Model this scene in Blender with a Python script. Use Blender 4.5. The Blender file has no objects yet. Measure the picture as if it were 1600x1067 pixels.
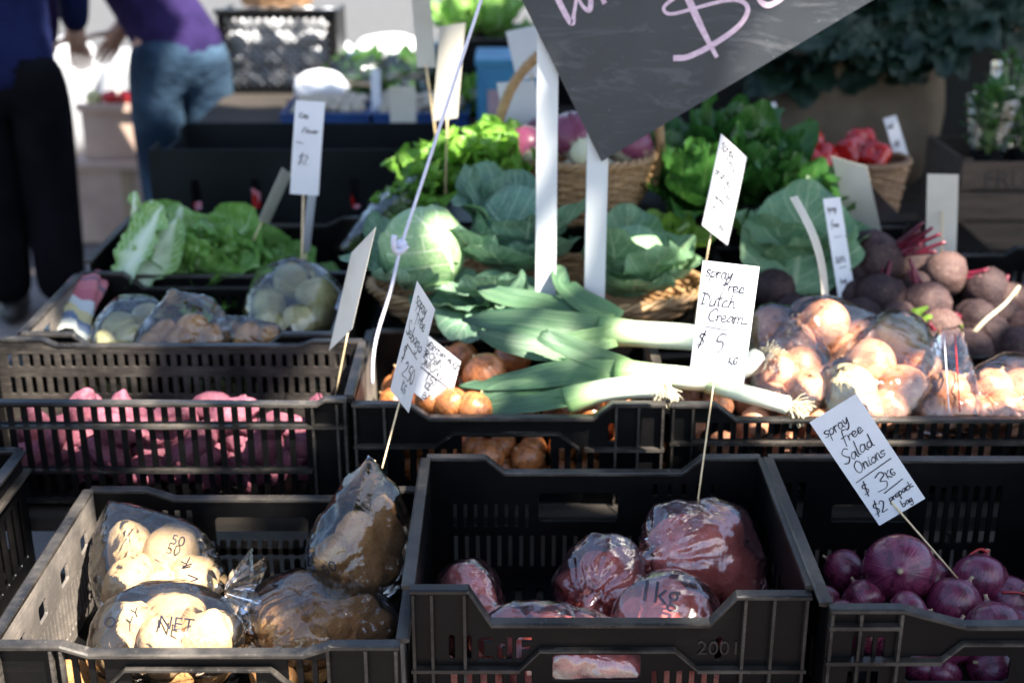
import bpy, bmesh, math, random
import numpy as np
from mathutils import Vector, Matrix
from mathutils.bvhtree import BVHTree
random.seed(7)
RNG = np.random.default_rng(11)
SC = bpy.context.scene
COL = SC.collection
R = math.radians

# ------------------------------------------------------------------ camera
FPX = 2100.0            # focal length in pixels of a 1600 px wide picture
PITCH = R(20.9)
EYE = np.array((0.0, 0.0, 1.66))
cam_data = bpy.data.cameras.new('camera')
cam_data.sensor_width = 36.0
cam_data.lens = 36.0 * FPX / 1600.0
cam_data.clip_end = 200.0
cam_data.dof.use_dof = True
cam_data.dof.focus_distance = 2.13
cam_data.dof.aperture_fstop = 2.4
cam = bpy.data.objects.new('camera', cam_data)
COL.objects.link(cam)
cam.location = EYE
cam.rotation_euler = (R(90) - PITCH, 0, 0)
SC.camera = cam

# ------------------------------------------------------------------ sky and sun
TO_SUN = np.array((0.50, -0.46, 0.95)); TO_SUN = TO_SUN / np.linalg.norm(TO_SUN)
world = bpy.data.worlds.new('World'); SC.world = world
world.use_nodes = True
wn = world.node_tree
sky = wn.nodes.new('ShaderNodeTexSky'); sky.sky_type = 'NISHITA'; sky.sun_disc = False
sky.sun_elevation = math.asin(TO_SUN[2]); sky.sun_rotation = math.atan2(TO_SUN[0], TO_SUN[1])
wn.links.new(sky.outputs[0], wn.nodes['Background'].inputs[0])
wn.nodes['Background'].inputs[1].default_value = 0.06
sun_data = bpy.data.lights.new('sun', 'SUN')
sun_data.energy = 4.0; sun_data.angle = R(0.45); sun_data.color = (1.0, 0.93, 0.82)
sun = bpy.data.objects.new('sun', sun_data); COL.objects.link(sun)
sun.rotation_euler = Vector(TO_SUN).to_track_quat('Z', 'Y').to_euler()
sun.location = (4, -4, 8)

SC.view_settings.view_transform = 'Standard'
SC.view_settings.look = 'None'
SC.view_settings.exposure = 2.5
SC.view_settings.gamma = 1.0
SC.view_settings.use_curve_mapping = False
SC.render.engine = 'CYCLES'
SC.cycles.use_denoising = True
SC.cycles.max_bounces = 6
SC.cycles.transparent_max_bounces = 16
SC.cycles.caustics_reflective = False
SC.cycles.caustics_refractive = False
SC.cycles.sample_clamp_indirect = 6.0

# ------------------------------------------------------------------ places
FW = np.array((0, math.cos(PITCH), -math.sin(PITCH)))
UPV = np.array((0, math.sin(PITCH), math.cos(PITCH)))
def P(px, py, y=None, z=None, d=None):
    """world point seen at a pixel of the photograph, at world depth y, height z or lens depth d"""
    r = FW + np.array((1, 0, 0)) * ((px - 800) / FPX) + UPV * (-(py - 533.5) / FPX)
    t = d if d is not None else (y / r[1] if y is not None else (z - EYE[2]) / r[2])
    return EYE + r * t
def M_PX(y, py=533):
    """metres for each picture pixel at world depth y"""
    return (P(800, py, y=y) - EYE) @ FW / FPX

# ------------------------------------------------------------------ noise
def _h(ix, iy, iz, s):
    n = (ix * 374761393 + iy * 668265263 + iz * 2147483647 + s * 974634777) & 0xFFFFFFFF
    n = ((n ^ (n >> 13)) * 1274126177) & 0xFFFFFFFF
    n = n ^ (n >> 16)
    return (n & 0xFFFF) / 32767.5 - 1.0
def vn(Pt, s=0):
    Pt = np.asarray(Pt, float)
    i = np.floor(Pt).astype(np.int64); f = Pt - i
    f = f * f * (3 - 2 * f)
    x, y, z = i[..., 0], i[..., 1], i[..., 2]; fx, fy, fz = f[..., 0], f[..., 1], f[..., 2]
    def c(a, b, d): return _h(x + a, y + b, z + d, s)
    x00 = c(0,0,0)*(1-fx)+c(1,0,0)*fx; x10 = c(0,1,0)*(1-fx)+c(1,1,0)*fx
    x01 = c(0,0,1)*(1-fx)+c(1,0,1)*fx; x11 = c(0,1,1)*(1-fx)+c(1,1,1)*fx
    return (x00*(1-fy)+x10*fy)*(1-fz)+(x01*(1-fy)+x11*fy)*fz
def fbm(Pt, s=0, o=3):
    Pt = np.asarray(Pt, float); a = 1.0; t = 0; q = 0
    for k in range(o):
        t = t + a * vn(Pt * 2.03**k + 17.3 * k, s + k); q += a; a *= 0.5
    return t / q
def unit(v):
    v = np.asarray(v, float); return v / (np.linalg.norm(v) + 1e-12)

# ------------------------------------------------------------------ mesh helpers
class MB:
    def __init__(s): s.V = []; s.F = []; s.U = []; s.n = 0
    def add(s, V, F, U=None):
        V = np.asarray(V, float).reshape(-1, 3)
        s.V.append(V); s.F += [tuple(int(i) + s.n for i in f) for f in F]
        s.U.append(np.zeros((len(V), 2)) if U is None else np.asarray(U, float))
        s.n += len(V); return s
    def box(s, c, size, M=None):
        x, y, z = np.asarray(size) / 2
        V = np.array([(-x,-y,-z),(x,-y,-z),(x,y,-z),(-x,y,-z),(-x,-y,z),(x,-y,z),(x,y,z),(-x,y,z)])
        if M is not None: V = V @ np.asarray(M).T
        return s.add(V + np.asarray(c), [(3,2,1,0),(4,5,6,7),(0,1,5,4),(1,2,6,5),(2,3,7,6),(3,0,4,7)])
    def tube(s, pts, rad, n=8, flat=1.0, vv=None, twist=0):
        pts = np.asarray(pts, float); m = len(pts)
        rad = np.broadcast_to(np.asarray(rad, float), (m,))
        T = np.gradient(pts, axis=0); T /= np.linalg.norm(T, axis=1)[:, None] + 1e-12
        a = np.array((0, 0, 1.0)) if abs(T[0][2]) < .9 else np.array((1.0, 0, 0))
        N = unit(np.cross(T[0], a)); V = []; U = []
        for k in range(m):
            N = unit(N - T[k] * (N @ T[k])); B = np.cross(T[k], N)
            an = np.arange(n) * 2 * math.pi / n + twist * k
            V.append(pts[k] + rad[k] * (np.cos(an)[:, None] * N + flat * np.sin(an)[:, None] * B))
            w = k / (m - 1) if vv is None else vv[k]
            U.append(np.stack([np.arange(n) / n, np.full(n, w)], 1))
        V = np.concatenate(V); U = np.concatenate(U)
        F = [(k*n+i, k*n+(i+1) % n, (k+1)*n+(i+1) % n, (k+1)*n+i) for k in range(m-1) for i in range(n)]
        F += [tuple(range(n))[::-1], tuple((m-1)*n+i for i in range(n))]
        return s.add(V, F, U)
    def grid(s, X, U=None, closed=False):
        nu, nv = X.shape[:2]; V = X.reshape(-1, 3); F = []
        for i in range(nu - 1 if not closed else nu):
            for j in range(nv - 1):
                i2 = (i + 1) % nu; F.append((i*nv+j, i2*nv+j, i2*nv+j+1, i*nv+j+1))
        return s.add(V, F, None if U is None else U.reshape(-1, 2))
    def build(s, name, mat, parent=None, loc=None, smooth=True, label=None):
        V = np.concatenate(s.V) if s.V else np.zeros((0, 3))
        loc = np.zeros(3) if loc is None else np.asarray(loc, float)
        if parent is not None: base = np.array(parent_loc(parent))
        me = bpy.data.meshes.new(name)
        me.from_pydata((V - loc).tolist(), [], s.F)
        at = me.attributes.new('uvp', 'FLOAT2', 'POINT')
        at.data.foreach_set('vector', np.concatenate(s.U).astype(np.float32).ravel())
        o = obj(name, me, mat, parent, loc, smooth)
        if label: o['label'] = label
        return o
def parent_loc(p):
    q = np.zeros(3)
    while p is not None: q = q + np.array(p.location); p = p.parent
    return q
def obj(name, me, mat, parent=None, loc=(0, 0, 0), smooth=True):
    """link mesh data as one object; loc is a world place"""
    o = bpy.data.objects.new(name, me); COL.objects.link(o)
    if mat is not None:
        me.materials.clear()
        for m in (mat if isinstance(mat, (list, tuple)) else [mat]): me.materials.append(m)
    if smooth is not None: me.polygons.foreach_set('use_smooth', [bool(smooth)] * len(me.polygons))
    o.location = np.asarray(loc, float) - (parent_loc(parent) if parent is not None else 0)
    if parent is not None: o.parent = parent
    return o
def tag(o, label, cat, group=None, kind=None):
    if label: o['label'] = label
    if cat: o['category'] = cat
    if group: o['group'] = group
    if kind: o['kind'] = kind
    return o
def thing(name, label, cat, loc, group=None):
    o = bpy.data.objects.new(name, None); COL.objects.link(o); o.location = loc
    o.empty_display_size = 0.05
    return tag(o, label, cat, group)

_ico = {}
def ico(k):
    if k not in _ico:
        b = bmesh.new(); bmesh.ops.create_icosphere(b, subdivisions=k, radius=1.0)
        _ico[k] = (np.array([v.co[:] for v in b.verts]), [tuple(v.index for v in f.verts) for f in b.faces]); b.free()
    return _ico[k]
def smooth_path(pts, n=8):
    """Catmull-Rom through points"""
    p = np.asarray(pts, float)
    if len(p) < 3: return np.array([p[0] + (p[-1] - p[0]) * t for t in np.linspace(0, 1, n + 1)])
    q = np.vstack([2 * p[0] - p[1], p, 2 * p[-1] - p[-2]]); out = []
    for i in range(len(p) - 1):
        a, b, c, d = q[i:i + 4]
        for t in np.arange(n) / n:
            out.append(.5 * (2*b + (c-a)*t + (2*a-5*b+4*c-d)*t*t + (3*b-a-3*c+d)*t**3))
    out.append(p[-1]); return np.array(out)
def frame(zdir, xhint=(1, 0, 0)):
    z = unit(zdir); x = np.asarray(xhint, float); x = unit(x - z * (x @ z)); y = np.cross(z, x)
    return np.stack([x, y, z], 1)
def rot(ax, a): return np.array(Matrix.Rotation(a, 3, ax))

def plate_mesh(outline, holes, th, bev=0.0015):
    """a flat plate with openings and softened edges, in its own x,y plane"""
    cu = bpy.data.curves.new('plate', 'CURVE'); cu.dimensions = '2D'; cu.fill_mode = 'BOTH'
    cu.extrude = max(th / 2 - bev, 1e-4); cu.bevel_depth = bev; cu.bevel_resolution = 1; cu.offset = -bev
    for pts in [outline] + list(holes):
        sp = cu.splines.new('POLY'); sp.points.add(len(pts) - 1)
        sp.points.foreach_set('co', [c for p in pts for c in (p[0], p[1], 0, 1)]); sp.use_cyclic_u = True
    o = bpy.data.objects.new('plate', cu)
    me = bpy.data.meshes.new_from_object(o)
    bpy.data.objects.remove(o); bpy.data.curves.remove(cu)
    return me
def text_mesh(txt, size, ext=0.0, offset=0.0):
    cu = bpy.data.curves.new('txt', 'FONT'); cu.body = txt; cu.size = size; cu.extrude = ext
    cu.align_x = 'CENTER'; cu.align_y = 'CENTER'; cu.offset = offset; cu.resolution_u = 3
    o = bpy.data.objects.new('txt', cu); me = bpy.data.meshes.new_from_object(o)
    bpy.data.objects.remove(o); bpy.data.curves.remove(cu)
    return me
def mesh_xf(me, M3, t):
    V = np.empty(len(me.vertices) * 3, np.float32); me.vertices.foreach_get('co', V)
    V = V.reshape(-1, 3) @ np.asarray(M3).T + np.asarray(t)
    me.vertices.foreach_set('co', V.astype(np.float32).ravel()); me.update(); return me

# ------------------------------------------------------------------ materials
class NT:
    def __init__(s, name):
        s.m = bpy.data.materials.new(name); s.m.use_nodes = True; s.t = s.m.node_tree
        s.t.nodes.clear(); s.out = s.t.nodes.new('ShaderNodeOutputMaterial')
    def __call__(s, typ, out=0, props=None, **inp):
        n = s.t.nodes.new('ShaderNode' + typ)
        for k, v in (props or {}).items(): setattr(n, k, v)
        for k, v in inp.items():
            key = int(k[1:]) if k[0] == 'i' and k[1:].isdigit() else k.replace('_', ' ')
            sk = n.inputs[key]
            if isinstance(v, bpy.types.NodeSocket): s.t.links.new(v, sk)
            else: sk.default_value = v
        return n.outputs[out]
    def math(s, op, a, b=0.0, c=0.0, clamp=False):
        return s('Math', props=dict(operation=op, use_clamp=clamp), i0=a, i1=b, i2=c)
    def ramp(s, fac, stops, interp='LINEAR'):
        n = s.t.nodes.new('ShaderNodeValToRGB'); r = n.color_ramp; r.interpolation = interp
        while len(r.elements) < len(stops): r.elements.new(0.5)
        for e, (p, c) in zip(r.elements, stops):
            e.position = p; e.color = (*c, 1) if len(c) == 3 else c
        s.t.links.new(fac, n.inputs[0]); return n.outputs[0]
    def mix(s, f, a, b, mode='MIX'):
        n = s.t.nodes.new('ShaderNodeMix'); n.data_type = 'RGBA'; n.blend_type = mode
        for k, v in ((0, f), (6, a), (7, b)):
            if isinstance(v, bpy.types.NodeSocket): s.t.links.new(v, n.inputs[k])
            else: n.inputs[k].default_value = (*v, 1) if k > 0 and len(v) == 3 else v
        return n.outputs[2]
    def coord(s, kind='Object', scale=(1, 1, 1), rnd=True):
        c = s('TexCoord', out=['Generated', 'Normal', 'UV', 'Object'].index(kind))
        if rnd:
            r = s('ObjectInfo', out=5)
            c = s('VectorMath', props=dict(operation='ADD'), i0=c, i1=s('CombineXYZ', X=s.math('MULTIPLY', r, 37.0), Y=s.math('MULTIPLY', r, 91.0), Z=s.math('MULTIPLY', r, 13.0)))
        return s('Mapping', i0=c, Scale=scale)
    def noise(s, vec, scale, detail=3.0, rough=0.55, dist=0.0):
        return s('TexNoise', Vector=vec, Scale=scale, Detail=detail, Roughness=rough, Distortion=dist)
    def bump(s, h, strength=0.3, dist=0.01):
        return s('Bump', Height=h, Strength=strength, Distance=dist)
    def finish(s, sh): s.t.links.new(sh, s.out.inputs[0]); return s.m
    def pbr(s, col, rough=0.5, normal=None, spec=0.5, coat=0.0, sss=0.0, sssc=(1, .3, .15), transl=None, sheen=0.0):
        kw = dict(Base_Color=col if isinstance(col, bpy.types.NodeSocket) else (*col, 1), Roughness=rough)
        kw['Specular IOR Level'] = spec; kw['Coat Weight'] = coat
        kw['Coat Roughness'] = 0.12; kw['Sheen Weight'] = sheen
        if normal is not None: kw['Normal'] = normal
        if sss: kw['Subsurface Weight'] = sss; kw['Subsurface Radius'] = sssc; kw['Subsurface Scale'] = 0.01
        sh = s('BsdfPrincipled', **kw)
        if transl is not None:
            kk = dict(Color=col if isinstance(col, bpy.types.NodeSocket) else (*col, 1))
            tr = s('BsdfTranslucent', **kk)
            sh = s('MixShader', i0=transl, i1=sh, i2=tr)
        return s.finish(sh)

def simple(name, c1, c2, scale=8, rough=0.5, bump=0.15, bscale=40, stretch=(1, 1, 1), spec=0.5, coat=0, detail=4, bd=0.004, lo=.35, hi=.65, transl=None, sss=0, rnd=True, sheen=0):
    n = NT(name); c = n.coord('Object', stretch, rnd)
    col = n.ramp(n.noise(c, scale, detail), [(lo, c1), (hi, c2)])
    nm = n.bump(n.noise(c, bscale, 5), bump, bd) if bump else None
    return n.pbr(col, rough, nm, spec, coat, transl=transl, sss=sss, sheen=sheen)

M = {}
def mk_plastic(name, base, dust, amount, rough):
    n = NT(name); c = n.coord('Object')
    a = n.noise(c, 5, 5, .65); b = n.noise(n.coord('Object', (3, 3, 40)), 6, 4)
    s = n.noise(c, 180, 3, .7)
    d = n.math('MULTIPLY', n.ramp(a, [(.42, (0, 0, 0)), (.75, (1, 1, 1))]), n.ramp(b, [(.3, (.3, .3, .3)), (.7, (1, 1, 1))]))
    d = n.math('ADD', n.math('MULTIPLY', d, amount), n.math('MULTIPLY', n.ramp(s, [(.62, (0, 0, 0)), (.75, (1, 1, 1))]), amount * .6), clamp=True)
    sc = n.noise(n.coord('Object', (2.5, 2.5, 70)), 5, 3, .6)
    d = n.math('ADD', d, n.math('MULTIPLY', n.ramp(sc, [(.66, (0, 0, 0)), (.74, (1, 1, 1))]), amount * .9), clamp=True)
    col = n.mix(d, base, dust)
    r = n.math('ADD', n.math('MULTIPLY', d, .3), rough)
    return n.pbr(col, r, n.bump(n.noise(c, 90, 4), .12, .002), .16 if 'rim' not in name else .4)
M['plastic'] = mk_plastic('black_plastic', (.0022, .0022, .0026), (.06, .052, .045), .12, .38)
M['rim'] = mk_plastic('worn_plastic_rim', (.008, .0075, .0072), (.28, .24, .20), .50, .34)
M['dusty'] = mk_plastic('sunlit_dusty_plastic', (.10, .088, .078), (.42, .35, .29), .9, .5)  # real dust, lightened further so the sunny side walls read brightly lit
M['middust'] = mk_plastic('lightly_dusty_plastic', (.012, .011, .011), (.20, .17, .14), .45, .42)
M['card'] = simple('white_card', (.67, .685, .72), (.74, .75, .78), 12, .55, .05, 200, rnd=False)
M['cream'] = simple('cream_card', (.52, .48, .39), (.62, .58, .50), 9, .6, .05, 200)
M['ink'] = simple('ink', (.008, .008, .016), (.02, .02, .035), 60, .4, 0)
M['redink'] = simple('red_ink', (.06, .012, .012), (.12, .02, .02), 60, .5, 0)
M['skewer'] = simple('bamboo_skewer', (.62, .44, .24), (.78, .60, .36), 20, .5, .2, 60, (8, 8, .6))
M['chalkboard'] = simple('chalkboard', (.036, .040, .045), (.066, .071, .078), 3.5, .38, .06, 120, detail=8, lo=.3, hi=.75)
def mk_board():
    n = NT('chalkboard_smeared'); c = n.coord('Object', rnd=False)
    col = n.ramp(n.noise(c, 3.5, 8), [(.3, (.026, .031, .037)), (.75, (.050, .057, .066))])
    sm = n.noise(n.coord('Object', (1.2, 1, 5), False), 4.5, 6, .65, 1.5)
    sp = n.noise(c, 120, 2)
    f = n.math('ADD', n.math('MULTIPLY', n.ramp(sm, [(.52, (0, 0, 0)), (.8, (1, 1, 1))]), .45), n.math('MULTIPLY', n.ramp(sp, [(.70, (0, 0, 0)), (.76, (1, 1, 1))]), .5), clamp=True)
    return n.pbr(n.mix(f, col, (.22, .22, .235)), n.math('ADD', n.math('MULTIPLY', f, .3), .36), n.bump(n.noise(c, 60, 5), .08, .003), .4)
M['chalkboard'] = mk_board()
M['chalk'] = simple('pink_chalk', (.60, .42, .52), (.78, .60, .68), 90, .9, .3, 200)
M['boardedge'] = simple('board_edge', (.34, .25, .16), (.50, .39, .26), 40, .7, .2)
M['white_paint'] = simple('white_paint', (.62, .65, .66), (.68, .70, .70), 3, .45, .05, 60, rnd=False)
M['string'] = simple('white_string', (.70, .68, .82), (.82, .80, .90), 60, .8, .4, 300)
M['blackboard_card'] = simple('black_cardboard', (.005, .0065, .007), (.009, .011, .012), 6, .7, .1, 90, spec=.12)
M['box_inside'] = simple('brown_cardboard', (.30, .22, .14), (.38, .29, .19), 6, .8, .1, 90)
M['peach_box'] = simple('pale_cardboard', (.42, .30, .24), (.54, .40, .32), 5, .8, .1, 60)
M['blue'] = simple('blue_plastic', (.01, .045, .16), (.015, .06, .20), 5, .4, .05)
M['teal'] = simple('blue_print_box', (.02, .13, .26), (.05, .22, .36), 7, .5, .05)
M['orange_spot'] = simple('faded_print', (.32, .20, .22), (.40, .28, .30), 20, .6, 0)

def mk_film(name, tint, gloss, haze, hcol, base_f=.015, bs=.22):
    n = NT(name); c = n.coord('Object')
    w = n.noise(n.coord('Object', (1, 1, .35)), 26, 6, .6, 1.6)
    w2 = n.noise(c, 9, 3, .5, 2.5)
    h = n.math('ADD', n.math('ABSOLUTE', n.math('SUBTRACT', w, .5)), n.math('MULTIPLY', n.math('ABSOLUTE', n.math('SUBTRACT', w2, .5)), 2.0))
    wp = n('VectorMath', props=dict(operation='ADD'), i0=n.coord('Object', (1, 1, .6)), i1=n('VectorMath', props=dict(operation='SCALE'), i0=n('TexNoise', out=1, Vector=c, Scale=8.0, Detail=2.0), Scale=.12))
    v1 = n('TexVoronoi', Vector=wp, Scale=24.0); v2 = n('TexVoronoi', Vector=wp, Scale=60.0)
    h = n.math('ADD', n.math('MULTIPLY', h, .35), n.math('ADD', n.math('MULTIPLY', v1, 1.0), n.math('MULTIPLY', v2, .35)))
    nm = n.bump(h, bs, .009)
    fr = n('Fresnel', IOR=1.5, Normal=nm)
    f = n.math('ADD', n.math('MULTIPLY', fr, gloss), base_f, clamp=True)
    gl = n('BsdfGlossy', Color=(1, 1, 1, 1), Roughness=.06, Normal=nm)
    tr = n('BsdfTransparent', Color=(*tint, 1))
    df = n('BsdfDiffuse', Color=(*hcol, 1), Normal=nm)
    body = n('MixShader', i0=haze, i1=tr, i2=df)
    return n.finish(n('MixShader', i0=f, i1=body, i2=gl))
M['film'] = mk_film('clear_film', (.985, .985, .985), 1.4, .006, (.8, .8, .8), .015, .27)
M['pinkfilm'] = mk_film('pink_film', (1.0, .86, .90), 1.9, .05, (.85, .36, .42), .06, .34)

def mk_potato(name, a, b, spot, rough=.55, bump=.35):
    n = NT(name); c = n.coord('Object')
    col = n.ramp(n.noise(c, 1.7, 6, .65), [(.32, a), (.68, b)])
    sp = n.ramp(n.noise(c, 7.5, 5, .7), [(.53, (0, 0, 0)), (.66, (1, 1, 1))])
    col = n.mix(n.math('MULTIPLY', sp, .65), col, spot)
    col = n.mix(n.math('MULTIPLY', n('ObjectInfo', out=5), .55), col, tuple(x * .45 for x in a))
    eye = n('TexVoronoi', Vector=c, Scale=2.4)
    return n.pbr(col, rough, n.bump(n.math('ADD', n.noise(c, 6, 7, .65), n.math('MULTIPLY', n.ramp(eye, [(0, (0, 0, 0)), (.16, (1, 1, 1))]), .5)), bump, .006), .35)
M['potato'] = mk_potato('washed_potato', (.56, .36, .17), (.70, .48, .25), (.30, .17, .07))
M['brownpotato'] = mk_potato('brushed_potato', (.44, .205, .07), (.66, .36, .135), (.15, .065, .022), .7, .8)
M['redpotato'] = mk_potato('pink_skinned_potato', (.80, .21, .15), (.92, .38, .26), (.42, .12, .06), .5, .6)
M['sweetpotato'] = mk_potato('pink_sweet_potato', (.15, .040, .075), (.36, .11, .15), (.42, .24, .20), .65, .35)
M['choko'] = mk_potato('pale_choko', (.48, .46, .20), (.60, .56, .28), (.40, .30, .10), .45, .2)

def mk_onion(name, a, b, dark, line, stripes=34.0, rough=.3, coat=.25):
    n = NT(name)
    u = n('Attribute', out=1, props=dict(attribute_name='uvp'))
    xyz = n('SeparateXYZ', Vector=u); v = n('SeparateXYZ', out=1, Vector=u)
    c = n.coord('Object')
    ang = n('CombineXYZ', X=n.math('MULTIPLY', xyz, stripes), Y=n.math('MULTIPLY', v, 2.2), Z=n.math('MULTIPLY', n('ObjectInfo', out=5), 50.0))
    st = n.noise(ang, 1.0, 3, .6)
    col = n.ramp(st, [(.30, a), (.52, b), (.72, a)])
    col = n.mix(n.math('MULTIPLY', n.ramp(n.noise(c, 2.2, 6, .65), [(.48, (0, 0, 0)), (.62, (1, 1, 1))]), .8), col, dark)
    fine = n.noise(n('CombineXYZ', X=n.math('MULTIPLY', xyz, stripes * 3), Y=n.math('MULTIPLY', v, 1.5)), 1.0, 2)
    col = n.mix(n.ramp(fine, [(.60, (0, 0, 0)), (.70, (.3, .3, .3))]), col, line)
    tipf = n.ramp(v, [(.0, (1, 1, 1)), (.045, (0, 0, 0)), (.87, (0, 0, 0)), (.92, (1, 1, 1))])
    col = n.mix(tipf, col, (.36, .26, .14))
    return n.pbr(col, rough, n.bump(n.math('ADD', fine, n.noise(c, 3, 6, .6)), .3, .004), .5, coat)
M['onion'] = mk_onion('brown_onion_skin', (.34, .095, .024), (.52, .19, .058), (.16, .045, .014), (.68, .38, .18))
M['bagonion'] = mk_onion('bagged_onion_skin', (.56, .21, .105), (.72, .36, .21), (.42, .13, .06), (.80, .52, .34))
M['paleonion'] = mk_onion('pale_onion_skin', (.56, .45, .22), (.66, .58, .34), (.50, .30, .12), (.72, .62, .40))
M['rednion'] = mk_onion('red_onion_skin', (.085, .009, .030), (.19, .030, .075), (.040, .004, .013), (.34, .12, .18), 30, .27, .4)

def mk_leaf(name, a, b, vein, vw=.03, n_v=7.0, rough=.42, transl=.22, vs=.7, spec=.4, rib=1.0, bsc=60):
    n = NT(name)
    u = n('Attribute', out=1, props=dict(attribute_name='uvp'))
    x = n('SeparateXYZ', Vector=u); y = n('SeparateXYZ', out=1, Vector=u)
    c = n.coord('Object')
    ax = n.math('ABSOLUTE', n.math('SUBTRACT', x, .5))
    wob = n.math('MULTIPLY', n.math('SUBTRACT', n.noise(c, 14, 2), .5), .05)
    col = n.ramp(n.noise(c, 11, 5, .6), [(.3, a), (.7, b)])
    ph = n.math('SUBTRACT', n.math('ADD', y, wob), n.math('MULTIPLY', ax, .75))
    sv = n.math('ABSOLUTE', n.math('SUBTRACT', n.math('FRACT', n.math('MULTIPLY', ph, n_v)), .5))
    svm = n.ramp(sv, [(0, (1, 1, 1)), (.10, (0, 0, 0))])
    fine = n('TexVoronoi', props=dict(feature='DISTANCE_TO_EDGE'), Vector=c, Scale=bsc)
    fm = n.ramp(fine, [(0, (1, 1, 1)), (.10, (0, 0, 0))])
    mid = n.math('SUBTRACT', 1.0, n.math('DIVIDE', ax, n.math('ADD', n.math('MULTIPLY', n.math('SUBTRACT', 1.0, y), vw * 1.5), vw * .3)), clamp=True)
    mid = n.math('MULTIPLY', n.math('POWER', mid, .5), rib)
    vm = n.math('MAXIMUM', mid, n.math('MAXIMUM', n.math('MULTIPLY', svm, vs), n.math('MULTIPLY', fm, vs * .35)), clamp=True)
    col = n.mix(vm, col, vein)
    nm = n.bump(n.math('ADD', vm, n.math('MULTIPLY', n.noise(c, bsc, 4), .8)), .35, .004)
    return n.pbr(col, rough, nm, spec, transl=transl)
M['cabbage'] = mk_leaf('cabbage_leaf', (.19, .33, .14), (.30, .47, .22), (.60, .68, .45), .035, 5, .45, .10, .75)
M['outer'] = mk_leaf('outer_cabbage_leaf', (.085, .18, .115), (.165, .30, .185), (.40, .52, .36), .03, 7, .5, .15, .65)
M['bigleaf'] = mk_leaf('silver_cabbage_leaf', (.12, .24, .12), (.20, .36, .18), (.44, .54, .32), .025, 6, .45, .2, .65)
M['lettuce'] = mk_leaf('cos_leaf', (.10, .25, .035), (.21, .42, .08), (.46, .62, .28), .05, 8, .4, .3, .55)
M['wombok'] = mk_leaf('wombok_leaf', (.16, .33, .07), (.26, .46, .13), (.74, .82, .64), .30, 9, .4, .25, .7)
M['frill'] = mk_leaf('frilled_lettuce_leaf', (.10, .26, .02), (.20, .42, .05), (.36, .52, .15), .03, 7, .38, .35, .4)
M['spinach'] = mk_leaf('dark_green_leaf', (.018, .085, .014), (.045, .15, .025), (.16, .30, .08), .025, 6, .3, .22, .45, .5)
M['celery'] = mk_leaf('bright_green_leaf', (.12, .27, .02), (.24, .42, .05), (.40, .52, .16), .04, 5, .35, .3, .4)
M['kale'] = mk_leaf('dark_kale_leaf', (.005, .018, .010), (.013, .036, .019), (.04, .07, .04), .02, 6, .5, .12, .4)
M['herb'] = mk_leaf('herb_leaf', (.03, .10, .02), (.07, .17, .035), (.12, .22, .07), .02, 4, .45, .25, .3)
M['treeleaf'] = mk_leaf('tree_leaf', (.03, .075, .018), (.06, .12, .03), (.10, .16, .05), .02, 4, .45, .25, .3)
M['stemgreen'] = simple('pale_green_stem', (.22, .36, .10), (.34, .48, .18), 12, .4, .1)
M['stemred'] = simple('beet_stem', (.075, .004, .013), (.17, .012, .032), 14, .35, .1)

def mk_leek():
    n = NT('leek'); u = n('Attribute', out=1, props=dict(attribute_name='uvp'))
    x = n('SeparateXYZ', Vector=u); y = n('SeparateXYZ', out=1, Vector=u); c = n.coord('Object')
    yy = n.math('ADD', y, n.math('MULTIPLY', n.math('SUBTRACT', n.noise(c, 9, 3), .5), .12))
    col = n.ramp(yy, [(.0, (.72, .70, .56)), (.06, (.80, .80, .70)), (.30, (.74, .80, .62)), (.38, (.46, .60, .30)), (.48, (.20, .36, .12)), (.58, (.070, .17, .068)), (.78, (.036, .105, .055)), (1, (.028, .085, .052))])
    ln = n.noise(n('CombineXYZ', X=n.math('MULTIPLY', x, 15.0), Y=n.math('MULTIPLY', y, 1.0), Z=n.math('MULTIPLY', n('ObjectInfo', out=5), 9.0)), 1.6, 3, .6)
    col = n.mix(n.ramp(ln, [(.35, (.0, .0, .0)), (.80, (.32, .32, .32))]), col, (.40, .54, .28))
    return n.pbr(col, .38, n.bump(ln, .5, .003), .45, transl=.12)
M['leek'] = mk_leek()
M['root'] = simple('dry_root', (.55, .47, .30), (.72, .64, .46), 30, .8, .2)
def mk_bands(name, stops, axis=2, rough=.35, nscale=10, namt=.25, coat=.1, bump=.15):
    n = NT(name); u = n('Attribute', out=1, props=dict(attribute_name='uvp')); y = n('SeparateXYZ', out=1, Vector=u)
    c = n.coord('Object')
    f = n.math('ADD', y, n.math('MULTIPLY', n.math('SUBTRACT', n.noise(c, nscale * .14, 5), .5), namt))
    return n.pbr(n.ramp(f, stops), rough, n.bump(n.noise(c, 4, 5), bump, .004), .4, coat)
M['turnip'] = mk_bands('turnip_skin', [(0, (.62, .58, .36)), (.40, (.70, .66, .44)), (.52, (.22, .05, .10)), (1, (.13, .025, .06))], namt=.7, nscale=7)
M['beet'] = mk_potato('beetroot_skin', (.022, .008, .011), (.085, .046, .042), (.16, .11, .085), .7, .6)
M['palebeet'] = mk_potato('pale_beetroot_skin', (.075, .034, .032), (.16, .095, .078), (.27, .19, .15), .7, .6)
M['pepper'] = simple('red_capsicum', (.34, .005, .005), (.50, .014, .010), .8, .18, .1, 2, coat=.4)
M['mushroom'] = simple('mushroom', (.34, .29, .21), (.48, .42, .33), 1.5, .7, .3, 5)
M['wicker'] = simple('wicker', (.30, .165, .07), (.50, .31, .15), 26, .5, .3, 90, lo=.3, hi=.7)
M['wickerdark'] = simple('dark_wicker', (.16, .085, .04), (.34, .20, .10), 24, .5, .3, 90, lo=.3, hi=.7)
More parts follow.
